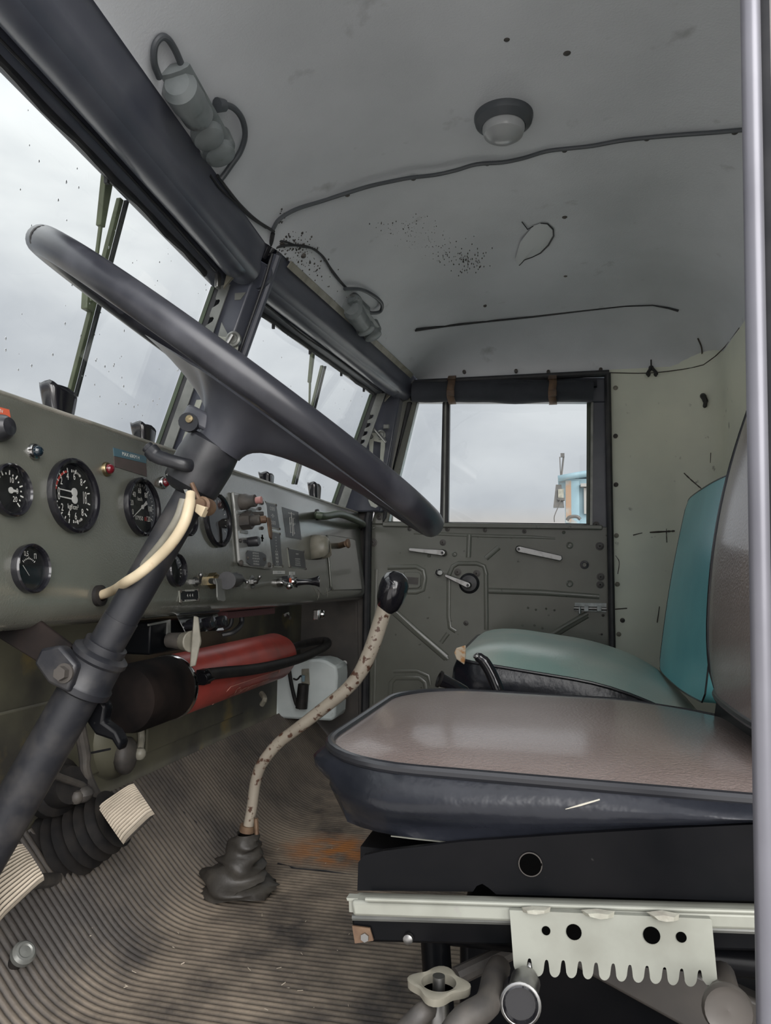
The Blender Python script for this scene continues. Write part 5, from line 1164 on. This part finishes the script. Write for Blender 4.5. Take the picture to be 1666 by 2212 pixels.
m = MB(); m.tube(spline([onY(860, 2240, .62), onY(905, 2195, .62), onY(925, 2180, .63)], 4), .008, 12); m.tube([onY(985, 2110, .70), onY(1100, 2055, .74)], .008, 10); m.tube(spline([onY(960, 2260, .60), onY(1000, 2205, .61), onY(1052, 2170, .63), onY(1066, 2120, .67), onY(1078, 2090, .70)], 5), .0105, 12); m.build('frame_tube', M['dirt'], ds)
m = MB(); m.tube([onY(1555, 2080, .74), onY(1572, 2190, .62)], [.010, .013], 16); d = (onY(1572, 2190, .62) - onY(1555, 2080, .74)).normalized(); m.lathe([(.0165, -.006), (.018, .0), (.0165, .004), (.012, .002), (0, .003)], onY(1572, 2180, .62), V((0, -1, .1)), 24); m.build('frame_tube', M['dark'], ds)
m = MB()
for y in (.72, 1.12):
    m.tube([V((-.12, y, .30)), V((-.10, y, .02))], .014, 12); m.tube([V((.24, y, .30)), V((.26, y, .02))], .014, 12); m.tube([V((-.19, y, .292)), V((.30, y, .30))], .012, 12)
m.tube([V((-.11, .72, .06)), V((-.11, 1.12, .06))], .012, 12); m.tube([V((.25, .72, .10)), V((.25, 1.12, .10))], .012, 12); m.build('stand', M['blackpaint'], ds)
m = MB(); m.prism([V((.0, .80, .24)), V((.24, .80, .14)), V((.26, .80, .20)), V((.05, .80, .27))], (0, .3, 0)); m.build('spring_cover', M['dark'], ds, bevel=.004)
m = MB(); m.box((.06, .97, .15), (.34, .30, .24)); m.build('seat_plinth', M['blackpaint'], ds, bevel=.01)

# --- passenger seat
ps = thing('passenger_seat', 'grey-green vinyl passenger seat with torn front corner and teal backrest', 'seat', V((.02, 1.98, .02)))
zt2 = lambda x, y: .434 - .125 * (x + .235) - .85 * max(0, x - .02) ** 2 + .020 * (y - 1.72) / .5
ol2 = outline(-.245, .325, 1.73, 2.27, .06)
cushion(ps, ol2, zt2, .052, .10, M['green'], M['vinylblack'], .010, .004, wr=.004, seed=9)
back(ps, .268, .385, .350, .848, 1.58, 2.27, .06, M['teal'], M['teal'], .97, .012, .03, pr=.0018, cr=.07)
m = MB(); m.box((.04, 2.0, .17), (.50, .46, .32)); m.build('seat_box', M['blackpaint'], ps, bevel=.01)
c = onY(993, 1414, 1.725); m = MB()
m.prism([onY(u, v, 1.716) for u, v in [(1006, 1394), (1006, 1418), (1003, 1436), (986, 1424), (981, 1410), (986, 1400)]], (0, .008, 0)); m.build('torn_corner', M['foam'], ps, bevel=.002)
m = MB(); m.tube([V((.325 - .0, 1.72, .36)), V((.30, 2.27, .40))], .004, 8); m.build('rear_piping', M['jug'], ps)
# levers between the seats
t = thing('hand_brake_lever', 'black hand lever with flattened chipped tip in front of the passenger seat', 'lever', onY(1080, 1600, 1.60))
m = MB(); m.tube(spline([V((-.13, 1.64, .0)), onY(1080, 1540, 1.62), onY(1078, 1500, 1.60), onY(1066, 1465, 1.60), onY(1048, 1432, 1.60), onY(1030, 1416, 1.60)], 5), [.012] * 11 + [.0135] * 6 + [.013] * 5 + [.011] * 3 + [.008], 12, flat=.75); m.build('lever_bar', M['blackgloss'], t)
m = MB(); m.lathe([(.008, 0), (.007, .004), (.004, .004), (.003, -.004)], onY(1030, 1417, 1.598), V((-.5, -.3, .7)), 14); m.build('chipped_tip', M['alu'], t)
t = thing('range_lever', 'short black tube lever with flared end between gear lever and passenger seat', 'lever', onY(1060, 1560, 1.55))
m = MB(); m.tube([V((-.17, 1.62, .0)), onY(1050, 1545, 1.60), onY(1000, 1494, 1.57), onY(966, 1474, 1.555), onY(952, 1468, 1.55)], [.014, .014, .0145, .0135, .016], 16); m.build('lever_tube', M['blackgloss'], t)
m = MB(); d = (onY(952, 1468, 1.55) - onY(966, 1474, 1.555)).normalized(); m.lathe([(.0175, 0), (.018, .004), (.013, .005), (.012, -.006), (0, -.006)], onY(952, 1468, 1.55), d, 20); m.build('flared_end', M['rubber'], t)

# ================================================================== ROOF FITTINGS
def dome(p, r):
    t = thing('dome_lamp', 'round dome lamp with dark base and milky glass on the roof lining', 'lamp', p)
    n = V((0, 0, -1))
    m = MB(); m.lathe([(r, -.012), (r * 1.0, .004), (r * .96, .012), (r * .74, .022), (r * .70, .020)], p, n, 44); m.build('lamp_base', M['lampbase'], t)
    m = MB(); m.lathe([(r * .715, .020), (r * .72, .026), (r * .66, .036), (r * .45, .044), (r * .2, .048), (0, .049)], p, n, 40); m.build('lamp_glass', M['milk'], t)
    m = MB(); m.lathe([(.0022, 0), (.002, .002), (0, .002)], p + V((0, .82 * r, -.016)), n, 8); m.build('screw', M['alu'], t)
pd = onC(1088, 252); dome(pd, 67 / 1600 * pd.y * .985)
w1 = spline([onC(u, v, .005) for u, v in [(590, 490), (604, 468), (640, 447), (690, 431), (750, 412), (800, 397), (850, 386), (888, 379), (940, 373), (985, 363), (1030, 350), (1085, 346), (1130, 337), (1180, 322), (1225, 316), (1280, 310), (1340, 299), (1400, 292), (1470, 286), (1540, 281), (1605, 275)]], 4)
t = thing('roof_cable', 'dark cable clipped across the roof lining behind the dome lamp', 'cable', w1[0]); m = MB(); m.tube(w1, .0042, 8); m.build('cable', M['lampbase'], t)
def cable(pts, r, name, lab, f=onC, off=.006):
    q = spline([f(u, v, off) if f is onC else f(u, v) for u, v in pts], 5); t = thing(name, lab, 'cable', q[0]); m = MB(); m.tube(q, r, 8); m.build('cable', M['seal'], t)
cable([(590, 498), (585, 520), (572, 550)], .0045, 'cable_bundle', 'short black cable bundle at the top of the centre post')
cable([(470, 372), (490, 400), (520, 437), (555, 470), (592, 494)], .0030, 'wiper_cable', 'thin dark cable from the near wiper motor to the centre post')
cable([(455, 372), (478, 402), (510, 432), (540, 462), (575, 486)], .0022, 'wiper_cable', 'thinner dark wire beside the near wiper motor cable')
cable([(580, 545), (600, 528), (635, 524), (670, 529), (697, 548), (715, 575), (738, 605), (752, 620)], .0026, 'wiper_cable', 'thin dark cable looping from the centre post to the far wiper motor')
cable([(583, 540), (598, 520), (612, 515), (645, 526), (680, 533), (702, 556), (722, 588), (748, 618)], .0022, 'wiper_cable', 'second thin wire beside the far wiper motor cable')
def wiper_motor(A, lab, s, pts, gl):
    """A: pixel anchor of the motor end; parts placed along the header on the roof lining"""
    t = thing('wiper_motor', lab, 'wiper motor', onC(*A))
    P = [onC(u, v, .0) for u, v in pts]          # motor cap, body end, gearbox, hub end
    dn = V((.45, 0, -1)).normalized()
    def blob(c, r, h, name, mt='motor', par=t, n=28):
        m = MB(); m.lathe([(r, -.02), (r, h * .6), (r * .92, h * .9), (r * .7, h), (0, h * 1.02)], c, dn, n); return m.build(name, M[mt], par)
    m = MB(); ax = (P[1] - P[0]); L_ = ax.length; m.lathe([(0, -.012), (s * .7, -.010), (s, .0), (s, L_ * .5), (s * .93, L_ * .52), (s * .93, L_), (0, L_)], P[0] + dn * s * .75, ax, 28); m.build('motor_body', M['motor'], t)
    b = blob(P[2], s * 1.0, .034 * s / .03, 'gearbox')
    m = MB(); m.lathe([(s * 1.15, -.02), (s * 1.15, .010), (s * 1.0, .014), (s * .95, .024), (s * .7, .028), (0, .028)], P[3], dn, 28); g = m.build('hub', M['motor'], t)
    for k in range(4):
        a = 2 * PI * k / 4 + .4; m = MB(); m.lathe([(.004, 0), (.0035, .004), (0, .005)], P[3] + V((math.cos(a) * s * .8, math.sin(a) * s * .8, 0)) + dn * .010, dn, 8); m.build('screw', M['greysteel'], g)
    m = MB(); q = [P[0].lerp(P[3], k) + dn * .004 for k in (-.12, .5, 1.05)]; m.tube(q, s * 1.12, 12, flat=.25, up=(1, 0, .2)); m.build('mount_plate', M['motor'], t)
    m = MB(); m.tube(spline([onC(u, v, .014) for u, v in gl], 5), .0055 * s / .03, 10); m.build('lead', M['lampbase'], t); 
    return t, P
t, P = wiper_motor((400, 210), 'grey-green wiper motor on the lining above the driver screen, nearest the camera', .026, [(378, 165), (418, 228), (440, 272), (466, 312)], [(478, 205), (505, 215), (524, 240), (530, 275), (520, 310), (500, 340), (486, 360), (478, 370)])
m = MB(); m.tube([onC(470, 203, .018), onC(486, 207, .016)], [.011, .009], 12); m.build('plug', M['lampbase'], t)
m = MB(); m.tube(spline([onC(u, v, .012) for u, v in [(345, 150), (334, 118), (335, 82), (348, 63), (362, 65), (378, 88), (392, 120)]], 5), .0048, 10); m.build('lead', M['lampbase'], t)
t, P = wiper_motor((770, 680), 'smaller grey wiper motor on the lining above the far windscreen pane', .026, [(756, 655), (776, 685), (784, 698), (800, 712)], [(745, 612), (780, 614), (808, 628), (825, 645), (822, 662), (805, 665), (795, 662)])
m = MB(); m.lathe([(.031, -.02), (.031, .012), (.029, .016), (.020, .019), (0, .020)], P[0], V((.5, -.7, -.6)).normalized(), 28); m.build('motor_cap', M['motor'], t)
m = MB(); m.prism([onC(u, v, .01) for u, v in [(752, 636), (772, 628), (800, 655), (798, 672), (785, 690)]], (0, 0, -.012)); m.build('bracket', M['motor'], t, bevel=.002)

# ================================================================== OUTSIDE THE SCREEN: WIPERS
def wiper(lab, base_, armtop, armend, blade0, blade1, pivot, wid, yref, extra=True):
    def P(u, v, o=-.014):                              # on the raked pane's outer face
        d = ray(u, v); t_ = .4
        while t_ < 3.5:
            p = O + d * (t_ / d.y)
            if p.x < hx(p.y) - (HZ - p.z) * TILT + o: break
            t_ += .003
        return p
    t = thing('windscreen_wiper', lab, 'wiper', P(*pivot))
    a, b = P(*armtop), P(*armend); s = wid / 1600 * a.y
    sd = V((0, 1, 0))
    m = MB(); m.prism([a - sd * s * .5, a + sd * s * .55, b + sd * s * .32, b - sd * s * .22], (-.010, 0, 0)); m.build('arm_head', M['wiper'], t, bevel=.001)
    c = P(*pivot); m = MB(); m.tube([b + V((-.003, 0, .01)), c], [.0035, .003], 8); m.build('arm_rod', M['wiper'], t)
    p, q = P(*blade0), P(*blade1)
    d = (q - p).normalized()
    m = MB(); m.prism([p - sd * .006, p + sd * .004, q + sd * .004, q - sd * .006], (-.008, 0, 0)); m.build('blade_holder', M['wiper'], t, bevel=.001)
    m = MB(); m.prism([p + sd * .004, p + sd * .010, q + sd * .009, q + sd * .004], (.006, 0, 0)); m.build('rubber_blade', M['seal'], t)
    m = MB(); m.box(c + V((-.006, 0, 0)), (.012, .018, .032)); m.build('blade_clip', M['wiper'], t, bevel=.002)
wiper('olive wiper with broad arm on the driver screen, left of the steering wheel rim', None, (240, 365), (222, 488), (265, 430), (155, 855), (196, 650), 34, 1.1)
wiper('olive wiper on the far windscreen pane beyond the steering wheel', None, (679, 762), (672, 826), (699, 790), (636, 1046), (668, 890), 13, 2.1)

# ================================================================== OUTSIDE: GROUND AND A BLUE SITE CABIN
m = MB(); m.add([V((-120, -120, -1.25)), V((120, -120, -1.25)), V((120, 120, -1.25)), V((-120, 120, -1.25))], [(0, 1, 2, 3)]); ground = struct(m.build('ground', M['gravel'], smooth=False))
CY_ = 10.0
c0 = onY(1222, 1035, CY_); t = thing('site_cabin', 'faded blue steel site cabin with rust streaks and roof aerial outside the passenger window', 'cabin', V((c0.x + 1.2, CY_ + 1.2, -1.25)))
zt_ = c0.z; x0 = c0.x
m = MB(); m.box((x0 + 1.3, CY_ + 1.25, (zt_ - 1.25) / 2), (2.6, 2.5, zt_ + 1.25)); m.build('cabin_wall', M['bluepaint'], t)
m = MB(); m.box((x0 + .035, CY_ - .014, zt_ - .30), (.07, .02, .56)); m.build('rusty_corner_post', mat('rust_streaked_paint', (.26, .16, .10), .7, c2=(.24, .33, .36), ns=3, lo=.42, hi=.6), t)
for k in range(9):
    m = MB(); m.prism([V((x0 + .03 + .28 * k, CY_, -1.2)), V((x0 + .03 + .28 * k, CY_, zt_ - .02)), V((x0 + .08 + .28 * k, CY_ - .03, zt_ - .02)), V((x0 + .08 + .28 * k, CY_ - .03, -1.2))], (.10, 0, 0)); m.build('corrugation', M['bluepaint'], t, bevel=.01)
rows = []
for k in range(13):
    x = x0 - .10 + 2.8 * k / 12; z = zt_ + .02 + .16 * math.sin(PI * min(1, (k + .3) / 12)) ; rows.append([V((x, CY_ - .12, z)), V((x, CY_ + 2.6, z))])
m = MB(); m.grid(rows); o = m.build('curved_roof', M['bluepaint'], t); s_ = o.modifiers.new('s', 'SOLIDIFY'); s_.thickness = .06
wz = onY(1265, 1083, CY_).z; m = MB(); m.box((x0 + .58, CY_ - .03, wz), (.70, .08, .34)); m.build('cabin_window', M['shutter'], t); m = MB(); m.box((x0 + .58, CY_ - .06, wz + .20), (.78, .16, .04)); m.build('window_hood', M['shutter'], t)
a = onY(1213, 1030, CY_ - .1); b = onY(1218, 985, CY_ - .1)
m = MB(); m.tube([a, b], .012, 8); m.tube([a + V((-.01, 0, .02)), b + V((-.05, 0, -.01))], .006, 6); m.box(b + V((-.015, 0, .01)), (.05, .05, .05)); m.build('aerial_mast', M['dark'], t)
m = MB(); m.box((x0 - .09, CY_ + .05, zt_ - .22), (.14, .16, .30), taper=.5); m.build('floodlight', M['dark'], t)
m = MB(); m.box(onY(1212, 1068, CY_), (.07, .10, .13)); m.build('junction_box', M['grey'], t)
m = MB(); m.tube(spline([onY(1211, 1080, CY_ - .1), onY(1206, 1095, CY_ - .1), onY(1198, 1115, CY_ - .1), onY(1198, 1128, CY_ - .1)], 4), .006, 6); m.tube([onY(1205, 1078, CY_ - .05), onY(1220, 1079, CY_ - .05)], .02, 6); m.build('cable', M['dark'], t)
m = MB(); m.tube(spline([onY(1225, 1124, CY_ - .3), onY(1231, 1117, CY_ - .3), onY(1246, 1116, CY_ - .3), onY(1254, 1122, CY_ - .3)], 4), .022, 8); m.build('pipe_rail', M['dark'], t)
# mirror arm outside the far door window
t = thing('mirror_bracket', 'slim grey mirror bracket outside the front corner of the passenger window', 'bracket', onY(846, 1128, 2.62))
m = MB(); m.tube([onY(838, 1150, 2.47), onY(846, 1140, 2.62), onY(846, 1085, 2.62), onY(850, 1040, 2.62)], .006, 8); m.build('arm', M['greysteel'], t)
bpy.context.view_layer.update()
for o in list(bpy.data.objects):
    if '_o' in o: del o['_o']
